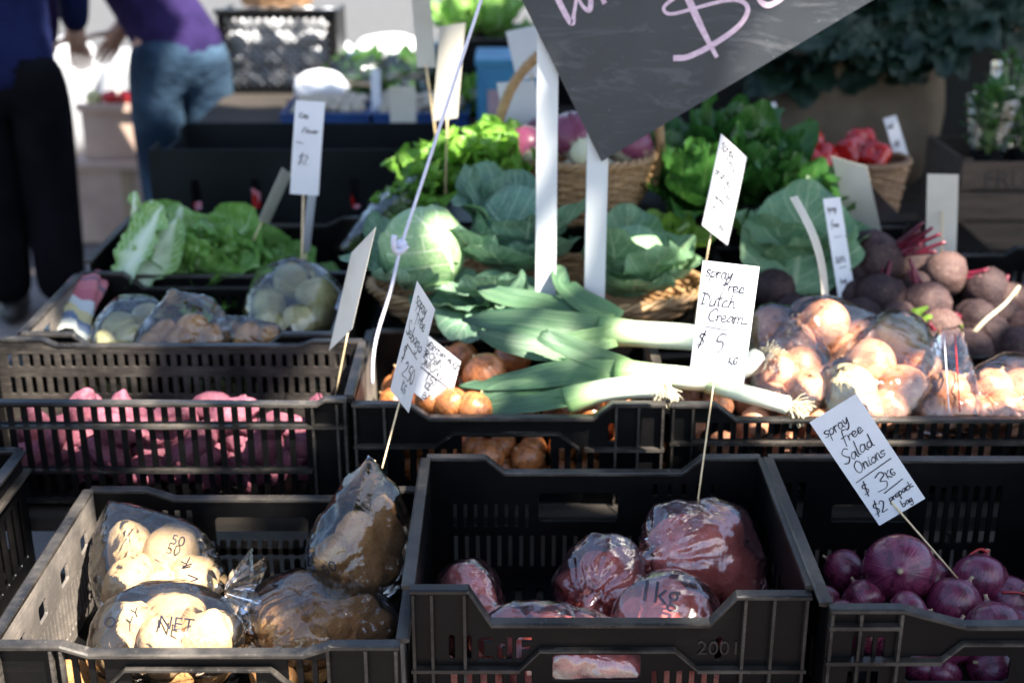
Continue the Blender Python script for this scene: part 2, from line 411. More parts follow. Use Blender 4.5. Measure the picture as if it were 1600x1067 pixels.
M['woodcrate'] = simple('old_pine', (.05, .033, .021), (.105, .07, .046), 6, .75, .3, 60, (1, 9, 9))
M['wood'] = simple('table_wood', (.022, .018, .015), (.045, .036, .028), 5, .7, .2, 60, (1, 8, 8))
M['stencil'] = simple('stencil_ink', (.02, .016, .014), (.05, .04, .035), 30, .8, 0)
M['sack'] = simple('hessian', (.12, .088, .056), (.18, .13, .085), 7, .9, .5, 220)
M['navy'] = simple('navy_knit', (.005, .008, .038), (.009, .013, .055), 8, .9, .9, 7, spec=.1, bd=.03)
M['purple'] = simple('purple_knit', (.014, .009, .042), (.028, .017, .072), 8, .9, .9, 7, spec=.1, bd=.03)
M['blacktrouser'] = simple('black_trouser', (.002, .002, .003), (.005, .005, .007), 8, .9, .25, 150, spec=.06)
M['jeans'] = simple('blue_jeans', (.012, .026, .048), (.045, .08, .125), 5, .9, .9, 9, spec=.1, bd=.03)
M['skin'] = simple('skin', (.42, .24, .17), (.50, .30, .22), 12, .5, .05, 90)
M['hair'] = simple('hair', (.03, .02, .012), (.06, .035, .02), 30, .5, .3, 80, (1, 1, .1))
M['shoe'] = simple('shoe', (.015, .015, .016), (.03, .03, .03), 20, .5, .1)
M['road'] = simple('asphalt', (.06, .06, .062), (.085, .085, .085), 12, .85, .3, 150, rnd=False)
M['pave'] = simple('pavement', (.13, .11, .105), (.19, .165, .155), 3, .85, .3, 120, rnd=False)
M['paver'] = simple('brick_paver', (.10, .066, .066), (.16, .115, .105), 5, .85, .3, 90)
M['whitebag'] = simple('white_plastic', (.72, .75, .80), (.84, .85, .88), 8, .35, .4, 14, transl=.15)
M['cloth'] = None
def mk_cloth():
    n = NT('striped_cloth'); c = n.coord('Object', rnd=False)
    y = n('SeparateXYZ', out=1, Vector=n('Attribute', out=1, props=dict(attribute_name='uvp')))
    col = n.ramp(n.math('ADD', y, n.math('MULTIPLY', n.noise(c, 20, 2), .06)), [(0, (.50, .56, .50)), (.12, (.07, .16, .26)), (.2, (.55, .50, .22)), (.3, (.48, .54, .52)), (.42, (.36, .06, .09)), (.55, (.42, .10, .12)), (.68, (.10, .05, .09)), (.74, (.42, .10, .13)), (1, (.34, .08, .10))], 'CONSTANT')
    wv = n('TexWave', Vector=c, Scale=60.0, Distortion=3.0)
    return n.pbr(n.mix(n.math('MULTIPLY', wv, .35), col, (.55, .40, .40)), .9, n.bump(n.noise(c, 160, 3), .4, .003), .2)
M['cloth'] = mk_cloth()
M['backwall'] = simple('dark_canvas', (.020, .022, .022), (.030, .032, .030), 3, .9, .2, 60, rnd=False)
M['loadcover'] = simple('grey_cover', (.30, .31, .33), (.40, .41, .43), 4, .7, .3, 10)
M['trunk'] = simple('bark', (.10, .075, .055), (.18, .14, .10), 6, .9, .8, 20, (4, 4, .6), bd=.02)

# ------------------------------------------------------------------ crates
M_FRONT = np.array([[1, 0, 0], [0, 0, -1], [0, 1, 0]], float)
M_SIDE = np.array([[0, 0, 1], [1, 0, 0], [0, 1, 0]], float)
def rect(u0, v0, u1, v1, c=0.0):
    if c <= 0: return [(u0, v0), (u1, v0), (u1, v1), (u0, v1)]
    return [(u0+c, v0), (u1-c, v0), (u1, v0+c), (u1, v1-c), (u1-c, v1), (u0+c, v1), (u0, v1-c), (u0, v0+c)]
def row(u0, u1, n, v0, v1, frac=.5, c=.0015):
    p = (u1 - u0) / n
    return [rect(u0 + p*(i + .5 - frac/2), v0, u0 + p*(i + .5 + frac/2), v1, c) for i in range(n)]
def sweep_rim(prof, t, a, b, plane, origin):
    """rim flange that follows the panel's top edge"""
    pr = np.asarray(prof, float); m = len(pr)
    sec = [(-a, -t*.6), (-a, t*.5), (-a*.8, t), (b*.8, t), (b, t*.5), (b, -t*.6), (b*.5, -t), (-a*.5, -t)]
    V = []; U = []
    for k in range(m):
        for d, h in sec: V.append(plane @ np.array((pr[k][0], pr[k][1] + h, d)) + origin); U.append((0, 0))
    n = 8
    F = [(k*n+i, k*n+(i+1) % n, (k+1)*n+(i+1) % n, (k+1)*n+i) for k in range(m-1) for i in range(n)]
    F += [tuple(range(n)), tuple((m-1)*n+i for i in range(n))[::-1]]
    return MB().add(V, F, U)
def dip(W, H, c, s, d):
    """high corners of length c, slopes of length s, lowered by d between"""
    return [(0, H), (c, H), (c + s, H - d), (W - c - s, H - d), (W - c, H), (W, H)]
def crate(name, label, x0, x1, y0, y1, zb, zt, front, back, side, group='black plastic produce crates', mat='plastic', rim='rim', side_mat=None):
    """front/back/side: dict(prof, holes, ribs[(u,v0,v1)], bars[(v,u0,u1)], slats[(u0,u1,n,v0,v1,w)])"""
    W, D, H = x1 - x0, y1 - y0, zt - zb
    e = thing(name, label, 'crate', ((x0 + x1) / 2, (y0 + y1) / 2, zb), group)
    th = .006
    for nm, sp, Mx, org, L, out in (('front_panel', front, M_FRONT, (x0, y0 + th/2, zb), W, 1), ('back_panel', back, M_FRONT, (x0, y1 - th/2, zb), W, -1),
                               ('side_panel', side, M_SIDE, (x0 + th/2, y0 + th, zb), D - 2*th, -1), ('side_panel', side, M_SIDE, (x1 - th/2, y0 + th, zb), D - 2*th, 1)):
        sp = sp or {}; org = np.array(org, float)
        pr = sp.get('prof') or [(0, H), (L, H)]
        pr = [(min(u, L), v) for u, v in pr]
        holes = list(sp.get('holes', []))
        for (u0, u1, n, v0, v1, w) in sp.get('slats', []): holes.append(rect(u0, v0, u1, v1))
        me = plate_mesh([(0, 0), (L, 0)] + pr[::-1], holes, th)
        mesh_xf(me, Mx, org - (np.array(parent_loc(e))))
        pm = M[sp.get('mat') or (side_mat if nm == 'side_panel' and side_mat else mat)]
        pan = obj(nm, me, pm, e, parent_loc(e), False)
        for (u0, u1, n, v0, v1, w) in sp.get('slats', []):
            p = (u1 - u0) / n; sm = None
            for i in range(1, n):
                c = Mx @ np.array((u0 + p*i, (v0 + v1)/2, 0)) + org
                if sm is None:
                    so = MB().box((0, 0, 0), np.abs(Mx @ np.array((w, v1 - v0 + .001, th*.9)))).build('slat', pm, pan, None, False)
                    so.location = c - parent_loc(pan); sm = so.data
                else:
                    so = bpy.data.objects.new('slat', sm); COL.objects.link(so); so.parent = pan; so.location = c - parent_loc(pan)
        f = 1 if Mx is M_FRONT else 1
        a, b = (.004, .016) if out == 1 else (.016, .004)
        if nm == 'side_panel': pr2 = [(u, v + .0015) for u, v in pr]
        else: pr2 = pr
        rm = sweep_rim(pr2, .004, a, b, Mx, org)
        rm.build(nm.replace('panel', 'rim'), M[rim], e, parent_loc(e), False)
        rb = MB()
        for (u, v0, v1) in sp.get('ribs', []):
            c = Mx @ np.array((u, (v0+v1)/2, out*.0085)) + org
            rb.box(c, np.abs(Mx @ np.array((.0045, v1 - v0, .012))))
        for (v, u0, u1) in sp.get('bars', []):
            c = Mx @ np.array(((u0+u1)/2, v, out*.009)) + org
            rb.box(c, np.abs(Mx @ np.array((u1 - u0, .006, .014))))
        for pl in sp.get('lips', []):
            q = sweep_rim(pl, .003, .0, .0135, Mx, org) if out == 1 else sweep_rim(pl, .003, .0135, 0, Mx, org)
            rb.add(np.concatenate(q.V), q.F)
        if rb.n: rb.build(nm.replace('panel', 'ribbing'), M[rim], e, parent_loc(e), False)
    hb = row(.03, W - .03, 14, .04, D - .04, .35)
    me = plate_mesh(rect(th, th, W - th, D - th), hb, .006)
    mesh_xf(me, np.eye(3), np.array((x0, y0, zb + .006)) - parent_loc(e))
    obj('base', me, M[mat], e, parent_loc(e), False)
    return e
def uvf(px, py, y, x0, zb):
    q = P(px, py, y=y); return (q[0] - x0, q[2] - zb)
def prect(px0, py0, px1, py1, y, x0, zb, c=0.003):
    a = uvf(px0, py1, y, x0, zb); b = uvf(px1, py0, y, x0, zb)
    return rect(a[0], a[1], b[0], b[1], c)

# ------------------------------------------------------------------ produce shapes
def blob_mesh(name, mat, sub, seed, elong=1.3, lump=.12, flat=1.0, taper=0.0, bend=0.0):
    V, F = ico(sub); V = V.copy()
    V = V * (1 + lump * fbm(V * 1.6 + seed * 7.7, seed, 3)[:, None] + .02 * fbm(V * 5 + seed, seed + 5, 2)[:, None])
    if taper: V[:, 1:] *= (1 - taper * np.abs(V[:, :1]) ** 2)
    V[:, 0] *= elong; V[:, 2] *= flat
    if bend: V[:, 2] += bend * V[:, 0] ** 2
    b = MB().add(V, F)
    me = bpy.data.meshes.new(name); me.from_pydata(V.tolist(), [], F); me.materials.append(mat)
    me.polygons.foreach_set('use_smooth', [True] * len(me.polygons))
    return me
def lathe_mesh(name, mat, prof, n=26, seed=0, lump=.03, rib=0, ribn=4, fine=0.0):
    pr = np.asarray(prof, float); m = len(pr)
    an = np.linspace(0, 2 * math.pi, n + 1); t = np.linspace(0, 1, m)
    r = pr[:, 0][None, :] * (1 + rib * np.cos(an * ribn)[:, None] * np.sin(t * math.pi)[None, :])
    X = np.stack([np.cos(an)[:, None] * r, np.sin(an)[:, None] * r, np.broadcast_to(pr[:, 1], r.shape)], -1)
    X = X * (1 + lump * fbm(X * 1.3 + seed * 3.1, seed, 2)[..., None])
    if fine:
        pr_f = X * (1 + fine * fbm(X * 7 + seed, seed + 8, 3)[..., None]); X = pr_f
    X[-1] = X[0]
    U = np.stack(np.broadcast_arrays((an / (2 * math.pi))[:, None], t[None, :]), -1)
    b = MB().grid(X, U)
    me = bpy.data.meshes.new(name); me.from_pydata(np.concatenate(b.V).tolist(), [], b.F)
    a = me.attributes.new('uvp', 'FLOAT2', 'POINT'); a.data.foreach_set('vector', np.concatenate(b.U).astype(np.float32).ravel())
    me.materials.append(mat); me.polygons.foreach_set('use_smooth', [True] * len(me.polygons))
    return me
def onion_prof(neck=.32, flat=.9, m=22):
    t = np.linspace(0.015, .93, m); z = -np.cos(math.pi * t) * flat; r = np.sin(math.pi * t) ** .88
    p = [(.0, z[0] + .04), (.09, z[0] + .02)] + list(zip(r, z))
    return p + [(.11, flat + .05), (.06, flat + neck * .55), (.07, flat + neck), (.03, flat + neck * 1.02), (0, flat + neck)]
KINDS = {}
def kinds(key, make, n):
    if key not in KINDS: KINDS[key] = [make(i) for i in range(n)]
    return KINDS[key]
def put(me, name, loc, scale, rt, label, cat, group=None):
    o = bpy.data.objects.new(name, me); COL.objects.link(o)
    o.location = loc; o.scale = (scale,) * 3 if np.isscalar(scale) else scale; o.rotation_euler = rt
    return tag(o, label, cat, group)
def rr(): return tuple(random.uniform(0, 6.28) for _ in range(3))
def aim(v, roll=0.0):
    return (Vector(v).to_track_quat('Z', 'Y') @ Matrix.Rotation(roll, 3, 'Z').to_quaternion()).to_euler()
V_POT = lambda i: blob_mesh('potato', M['potato'], 4, i, 1.22, .2, .9)
V_BROWN = lambda i: blob_mesh('brushed_potato', M['brownpotato'], 4, i + 9, 1.25, .2, .9)
V_RED = lambda i: blob_mesh('pink_potato', M['redpotato'], 4, i + 20, 1.22, .2, .92)
V_SWEET = lambda i: blob_mesh('sweet_potato', M['sweetpotato'], 4, i + 31, 1.75, .24, .95, .22, .05)
V_CHOKO = lambda i: blob_mesh('choko', M['choko'], 4, i + 41, 1.15, .08, .95, .12)
V_ONION = lambda i: lathe_mesh('onion', M['onion'], onion_prof(.2, .92), 28, i, .05)
V_BAGON = lambda i: lathe_mesh('bagged_onion', M['bagonion'], onion_prof(.2, .9), 28, i + 30, .06)
V_PALE = lambda i: lathe_mesh('pale_onion', M['paleonion'], onion_prof(.22, .9), 28, i + 7, .05)
V_REDON = lambda i: lathe_mesh('red_onion', M['rednion'], onion_prof(.25, .86, 26), 40, i + 3, .04)

# ------------------------------------------------------------------ plastic bags
def bag(name, label, spheres, film='film', sub=5, sag=.25, crease=.0035, knot=None, fan=None, group='plastic bags of produce', tie=None, seed=0, kamp=.16, tail=.03, grow=1.2, facets=75):
    S = np.array([s[0] for s in spheres], float); Rr = np.array([s[1] * (grow if s[1] > .021 else 1) for s in spheres], float)
    c0 = S.mean(0); Q = S - c0
    D, F = ico(sub); N, _ = ico(3)
    h = (Q @ N.T + Rr[:, None]).max(0)
    nd = D @ N.T
    rs_ = np.where(nd > .12, h[None, :] / np.maximum(nd, 1e-3), 1e9).min(1)
    gq = np.random.default_rng(seed + 100); Nf = gq.normal(size=(facets, 3)); Nf /= np.linalg.norm(Nf, axis=1)[:, None]
    hf = (Q @ Nf.T + Rr[:, None]).max(0); nf = D @ Nf.T
    rf = np.where(nf > .2, hf[None, :] / np.maximum(nf, 1e-3), 1e9).min(1)
    rh = .3 * rs_ + .7 * np.minimum(rf, rs_ * 1.16)
    b = D @ Q.T; disc = b * b - (Q ** 2).sum(1)[None] + Rr[None] ** 2
    un = np.where(disc > 0, b + np.sqrt(np.maximum(disc, 0)), 0).max(1)
    sag = sag * .3; r = rh * (1 - sag) + np.maximum(un, rh * .5) * sag
    Pp = D * r[:, None]
    w1 = 1 - 2 * np.abs(vn(Pp * np.array((22, 22, 13)) + 3 * fbm(Pp * 9 + seed, seed + 2, 2)[:, None], seed))
    w2 = 1 - 2 * np.abs(vn(Pp * 48 + 2.2 * vn(Pp * 20, seed + 4)[:, None], seed + 9))
    r = r + crease * (.45 * w1 + .30 * w2) + .002
    if knot is not None:
        a = unit(np.array(knot) - c0); fr = frame(a, (0.3, .9, .2)); L = D @ fr
        th = np.arccos(np.clip(L[:, 2], -1, 1)); ph = np.arctan2(L[:, 1], L[:, 0])
        rid = np.abs(np.sin(ph * 9 + 1.5 * vn(np.stack([ph * 1.3, th * 2, th * 0], 1), seed + 3)))
        wt = np.exp(-(th / .75) ** 2)
        r = r * (1 - kamp * wt * (1 - rid) * np.minimum(1, th / .12))
        dk = np.linalg.norm(np.array(knot) - c0); g = np.exp(-(th / .10) ** 2)
        r = r * (1 - g) + dk * g
    V = c0 + D * r[:, None]
    base = c0.copy(); base[2] = V[:, 2].min()
    e = thing(name, label, 'bag', base, group)
    shell = MB().add(V, F).build('film', M[film], e, base)
    if fan is not None:
        k = np.array(knot); d = unit(fan); fr = frame(d, (.2, .3, 1.0)); nu, nv = 34, 8
        an = np.linspace(0, 2 * math.pi, nu); t = np.linspace(0, 1, nv)
        rad = .004 + tail * .75 * t[None] ** .8 * (1 + .35 * np.sin(an * 7 + seed)[:, None] + .2 * np.sin(an * 13)[:, None])
        X = k + (np.cos(an)[:, None] * rad)[..., None] * fr[:, 0] * 1.25 + (np.sin(an)[:, None] * rad)[..., None] * fr[:, 1] * .55 + (t[None] * tail * (1 + .25 * np.sin(an * 5)[:, None]))[..., None] * d
        MB().grid(X).build('gathered_top', M[film], e, base)
    if tie:
        k = np.array(knot); fr = frame(unit(k - c0), (.2, .3, 1.0)); an = np.linspace(0, 2 * math.pi, 14)
        MB().tube(k + .0065 * (np.cos(an)[:, None] * fr[:, 0] + np.sin(an)[:, None] * fr[:, 1]), .003, 6).build('tie', M[tie], e, base)
    bv = BVHTree.FromPolygons(V.tolist(), F)
    return e, bv, base
def print_on(e, bv, base, txt, px, py, size, ang, mat='ink', y0=1.2):
    """lettering printed on the film: laid against the bag from the front"""
    me = text_mesh(txt, size)
    bm = bmesh.new(); bm.from_mesh(me); bmesh.ops.triangulate(bm, faces=bm.faces)
    bmesh.ops.subdivide_edges(bm, edges=bm.edges, cuts=3, use_grid_fill=True)
    o0 = P(px, py, y=y0); d = Vector(unit(P(px, py, y=3) - EYE))
    right = np.array((1, 0, 0)); up = np.cross(right, np.array(d)) * 1.0
    ca, sa = math.cos(ang), math.sin(ang)
    bad = []
    for v in bm.verts:
        x, y = v.co.x * ca - v.co.y * sa, v.co.x * sa + v.co.y * ca
        hit = bv.ray_cast(Vector(o0 + right * x + up * y), d)
        if hit[0] is None: bad.append(v)
        else: v.co = hit[0] - d * .0018 - Vector(base)
    bmesh.ops.delete(bm, geom=bad, context='VERTS'); bm.to_mesh(me); bm.free()
    obj('printed_lettering', me, M[mat], e, base, False)

# ------------------------------------------------------------------ leaves
def leaf(L, W, bend=.4, cup=.5, ruf=.01, seed=0, nu=13, nv=18, a=.75, freq=5.0, stalk=0.0, crumple=.004, tipbend=0.0, vein=.0, wav=0.0):
    u = np.linspace(-1, 1, nu)[:, None]; v = np.linspace(0, 1, nv)[None, :]
    ang = bend * v + tipbend * v ** 3
    ds = L / (nv - 1)
    cy = np.concatenate([[0], np.cumsum(np.cos(ang[0, :-1]) * ds)])[None]; cz = np.concatenate([[0], np.cumsum(np.sin(ang[0, :-1]) * ds)])[None]
    vv = np.clip((v - stalk) / (1 - stalk), 0, 1)
    w = W * (np.sin(math.pi * (vv ** a) * .97 + .03)) ** .62 + .05 * W * (v < stalk)
    w = np.maximum(w, .06 * W)
    edge = fbm(np.stack(np.broadcast_arrays(v * freq * 2 + 0 * u, np.sign(u) * 3 + 0 * v, seed + 0 * u + 0 * v), -1), seed, 2)
    w = w * (1 + .14 * edge * np.abs(u) ** 2)
    x = w * np.sin(cup * u) / max(cup, 1e-3); off = w * (1 - np.cos(cup * u)) / max(cup, 1e-3)
    Pn = np.stack(np.broadcast_arrays(x / W * 1.2 + 0 * v, v * freq + 0 * u, seed * 3.7 + 0 * u + 0 * v), -1)
    off = off + ruf * np.abs(u) ** 1.6 * fbm(Pn * np.array((1, 1.6, 1)), seed, 2) * 1.8 + crumple * fbm(Pn * 2.2 + 5, seed + 3, 2)
    if wav: off = off + wav * np.abs(u) ** 2 * np.sin(v * freq * 6.28 + seed + np.sign(u))
    if vein: off = off - vein * np.abs(np.sin((v - np.abs(u) * .35) * 7 * math.pi)) ** .5 * np.abs(u) ** .3
    s, c = np.sin(ang), np.cos(ang)
    X = np.stack(np.broadcast_arrays(x, cy - s * off, cz + c * off), -1)
    U = np.stack(np.broadcast_arrays(u * .5 + .5, v), -1)
    return X, U
def add_leaf(b, X, U, M3, t): b.grid(X @ np.asarray(M3).T + np.asarray(t), U)
def lmat(dir, up):
    y = unit(dir); z = np.asarray(up, float); z = unit(z - y * (z @ y)); x = np.cross(y, z)
    return np.stack([x, y, z], 1)
def put_leaf(parent, mat, X, U, dir, up, t, name='leaf'):
    b = MB(); add_leaf(b, X, U, lmat(dir, up), t)
    return b.build(name, M[mat], parent, t)
def cabbage(name, label, c, Rd, pole, wraps, outer, seed=0, mat='cabbage', omat='outer', up=(0, 0, 1), group='cabbages in the wicker tray'):
    c = np.array(c); e = thing(name, label, 'cabbage', c - np.array((0, 0, Rd)), group)
    V, F = ico(4); V2 = c + V * Rd * .965 * (1 + .02 * fbm(V * 2 + seed, seed, 2)[:, None])
    MB().add(V2, F, np.stack([np.arctan2(V[:, 1], V[:, 0]) / 6.28 + .5, V[:, 2] * .5 + .5], 1)).build('head', M[mat], e, c)
    for i, (pl, ph0, wid, length) in enumerate(wraps):
        fr = frame(pl, (.1, .2, 1.0)); nu, nv = 30, 34
        u = np.linspace(-1, 1, nu)[:, None]; v = np.linspace(.02, 1, nv)[None, :]
        th = v * length; ph = ph0 + u * wid * (.55 + .45 * np.sin(v * math.pi * .8))
        edge = np.maximum(np.abs(u) ** 8, v ** 10 + 0 * u)
        d = np.stack(np.broadcast_arrays(np.sin(th) * np.cos(ph), np.sin(th) * np.sin(ph), np.cos(th) + 0 * ph), -1) @ fr.T
        vein = np.exp(-(u / .06) ** 2) * (1 - v) * .03
        sv = (np.abs(np.sin((v * 5 - np.abs(u) * 1.3) * math.pi)) ** .4) * .010
        r = Rd * (1.0 + .02 * i + .05 * edge * (1 + .8 * vn(d * 4 + seed, seed)) + vein - sv + .012 * fbm(d * 3 + seed, seed + i, 2))
        MB().grid(c + d * r[..., None], np.stack(np.broadcast_arrays(u * .5 + .5, v), -1)).build('leaf', M[mat], e, c)
    for (az, el, L, W, bend, sd) in outer:
        d = np.array((math.cos(az) * math.cos(el), math.sin(az) * math.cos(el), math.sin(el)))
        n = np.array((-math.cos(az) * math.sin(el), -math.sin(az) * math.sin(el), math.cos(el)))
        X, U = leaf(L, W, bend, .5, .018, sd, 19, 24, .8, 3.2, crumple=.010, vein=.003)
        put_leaf(e, omat, X, U, d, n, c + d * Rd * .25 - np.array((0, 0, Rd * .72)))
    return e

# ------------------------------------------------------------------ handwriting
GL = {
 's': (.42, [[(.4,.44),(.2,.5),(.08,.4),(.2,.27),(.35,.15),(.2,0),(.02,.05)]]), 'p': (.45, [[(.05,.5),(.03,-.45)], [(.05,.38),(.25,.5),(.4,.3),(.25,.03),(.06,.08)]]),
 'r': (.36, [[(.05,.5),(.07,0)], [(.07,.3),(.2,.47),(.36,.42)]]), 'a': (.48, [[(.4,.42),(.2,.5),(.05,.25),(.15,.02),(.33,.18),(.4,.48),(.4,.1),(.52,0)]]),
 'y': (.46, [[(.05,.5),(.1,.15),(.25,.1),(.4,.48)], [(.42,.5),(.35,-.2),(.15,-.45),(.02,-.3)]]), 'f': (.40, [[(.42,.95),(.25,1),(.18,.7),(.14,-.3)], [(.0,.45),(.38,.5)]]),
 'e': (.44, [[(.05,.22),(.36,.3),(.3,.5),(.12,.47),(.03,.2),(.15,0),(.48,.1)]]), 'D': (.66, [[(.12,.95),(.08,0)], [(-.08,.95),(.4,.85),(.6,.5),(.4,.1),(-.05,0)]]),
 'u': (.48, [[(.03,.5),(.05,.1),(.2,0),(.38,.2),(.4,.5),(.4,.1),(.52,0)]]), 't': (.40, [[(.2,.95),(.18,.1),(.32,0)], [(0,.55),(.42,.62)]]),
 'c': (.42, [[(.38,.42),(.2,.5),(.04,.25),(.15,0),(.46,.08)]]), 'h': (.48, [[(.08,1.0),(.05,0)], [(.05,.25),(.2,.48),(.35,.4),(.36,.02),(.52,.05)]]),
 'C': (.62, [[(.6,.8),(.4,1),(.1,.7),(.08,.25),(.3,0),(.64,.15)]]), 'm': (.66, [[(.03,.5),(.04,0)], [(.04,.3),(.18,.5),(.27,.4),(.27,.03)], [(.27,.3),(.42,.5),(.52,.4),(.52,.05),(.85,.08)]]),
 '$': (.52, [[(.45,.78),(.2,.85),(.08,.65),(.42,.4),(.35,.15),(.02,.12)], [(.34,1.08),(.2,-.12)]]), '5': (.5, [[(.48,.95),(.14,.92),(.08,.55),(.35,.55),(.45,.3),(.3,0),(.02,.08)]]),
 'K': (.5, [[(.08,.9),(.06,0)], [(.45,.9),(.08,.42),(.48,0)]]), 'G': (.58, [[(.5,.75),(.3,.9),(.06,.5),(.2,.05),(.46,.1),(.48,.4),(.25,.4)]]),
 'S': (.55, [[(.5,.85),(.3,1),(.08,.8),(.25,.52),(.45,.3),(.3,0),(0,.1)]]), 'o': (.44, [[(.25,.5),(.05,.3),(.12,.03),(.35,.1),(.38,.38),(.22,.5)]]),
 'l': (.22, [[(.1,1.0),(.06,.15),(.2,0)]]), 'd': (.46, [[(.36,.4),(.18,.48),(.04,.22),(.15,.02),(.34,.2),(.4,1.0),(.38,.1),(.5,0)]]),
 'n': (.46, [[(.04,.5),(.05,0)], [(.05,.28),(.2,.5),(.34,.4),(.35,.05),(.48,.03)]]), 'i': (.22, [[(.1,.5),(.08,.08),(.2,0)], [(.12,.72),(.13,.76)]]),
 'O': (.66, [[(.35,.95),(.08,.7),(.08,.25),(.3,0),(.58,.25),(.56,.7),(.33,.95)]]), '3': (.5, [[(.05,.85),(.3,.98),(.42,.75),(.2,.55),(.45,.35),(.35,.03),(0,.05)]]),
 '2': (.5, [[(.05,.75),(.22,.95),(.4,.75),(.25,.35),(.02,.02),(.48,.04)]]), 'k': (.44, [[(.08,1.0),(.05,0)], [(.36,.5),(.08,.24),(.42,0)]]),
 'b': (.44, [[(.08,1.0),(.05,.05)], [(.06,.3),(.25,.48),(.4,.25),(.25,.0),(.06,.08)]]), 'g': (.46, [[(.38,.42),(.2,.5),(.05,.28),(.18,.05),(.36,.2)], [(.4,.5),(.38,-.25),(.18,-.45),(.0,-.3)]]),
 'B': (.52, [[(.08,.9),(.06,0)], [(.06,.9),(.38,.82),(.35,.52),(.1,.46),(.45,.38),(.4,.05),(.05,.0)]]), 'R': (.55, [[(.08,.9),(.06,0)], [(.06,.9),(.42,.82),(.36,.5),(.1,.44),(.48,0)]]),
 'W': (.72, [[(.02,.9),(.16,.02),(.34,.6),(.5,.02),(.7,.9)]]), 'N': (.58, [[(.06,0),(.08,.9),(.44,.02),(.48,.9)]]), 'I': (.2, [[(.1,.9),(.09,0)]]), 'A': (.55, [[(.02,0),(.26,.9),(.5,0)], [(.12,.35),(.42,.35)]]),
 '1': (.26, [[(.05,.75),(.17,.95),(.15,0)]]), '0': (.46, [[(.22,.9),(.05,.6),(.1,.1),(.3,.05),(.4,.5),(.24,.9)]]), '.': (.18, [[(.06,.02),(.1,.05)]]), '6': (.46, [[(.4,.9),(.12,.6),(.06,.2),(.25,0),(.4,.22),(.25,.42),(.08,.3)]]),
 'E': (.5, [[(.45,.9),(.08,.88),(.06,.02),(.46,.04)], [(.08,.47),(.36,.48)]]), 'P': (.5, [[(.08,.9),(.05,0)], [(.06,.9),(.42,.8),(.38,.5),(.08,.42)]]), 'T': (.5, [[(0,.9),(.5,.9)], [(.25,.9),(.23,0)]]), 'Y': (.5, [[(.02,.9),(.24,.45),(.22,0)], [(.48,.9),(.24,.45)]]), 'M': (.7, [[(.04,0),(.1,.9),(.32,.25),(.54,.9),(.62,0)]]), 'F': (.48, [[(.45,.9),(.08,.88),(.06,0)], [(.08,.48),(.36,.48)]]), 'Z': (.5, [[(.03,.9),(.45,.88),(.03,.02),(.48,.02)]]), 'v': (.4, [[(.03,.5),(.18,.02),(.38,.5)]]), 'w': (.58, [[(.03,.5),(.14,.03),(.28,.4),(.4,.03),(.56,.5)]]), 'L': (.46, [[(.08,.9),(.06,.02),(.45,.03)]]), 'z': (.4, [[(.03,.48),(.36,.47),(.02,.02),(.4,.02)]]),
 'V': (.5, [[(.02,.9),(.24,.02),(.48,.9)]]),
 '-': (.5, [[(.02,.4),(.5,.42)]]), ' ': (.3, []),
}
def strokes(txt, x, y, size, slant=.12, rise=0.0, jit=.03, seed=0, gap=.015):
    rg = random.Random(hash((txt, seed)) & 0xffff if False else sum(ord(c) * (i + 3) for i, c in enumerate(txt)) + seed)
    out = []; cx = 0.0
    for ch in txt:
        w, st = GL[ch]; gw = rg.uniform(.86, 1.18); gh = rg.uniform(.86, 1.1); dy = rg.uniform(-.05, .05); sl = slant + rg.uniform(-.08, .1)
        for s in st:
            out.append([(x + size * (cx + a * gw + sl * b + rg.uniform(-jit, jit) * .6), y + size * (b * gh + dy + rise * (cx + a) + rg.uniform(-jit, jit) * .6)) for a, b in s])
        cx += w * gw + gap + rg.uniform(-.03, .03)
    return out
def ribbon(b, pts, w, O, U, V, N, lift=.0005, smooth=True, curl=0.0, hh=1.0):
    p = smooth_path(pts, 5) if (len(pts) > 2 and smooth) else np.asarray(pts, float)
    lift = lift + .00006 * (b.n // 3 % 9); w = w * (1 + .28 * np.sin(np.linspace(0, 5, len(p)) + b.n))[:, None]
    t = np.gradient(p, axis=0); t /= np.linalg.norm(t, axis=1)[:, None] + 1e-9
    nn = np.stack([-t[:, 1], t[:, 0]], 1)
    q = np.concatenate([p + nn * w, (p - nn * w)])
    w0 = float(w[0, 0]); q[0] -= t[0] * w0 * .6; q[len(p)] -= t[0] * w0 * .6; q[len(p) - 1] += t[-1] * w0 * .6; q[-1] += t[-1] * w0 * .6
    X = O + q[:, :1] * U + q[:, 1:] * V + N * lift + N * (curl * np.sin(np.clip(-q[:, 1:] / hh, 0, 1) * math.pi))
    m = len(p); b.add(X, [(i, i + 1, m + i + 1, m + i) for i in range(m - 1)])
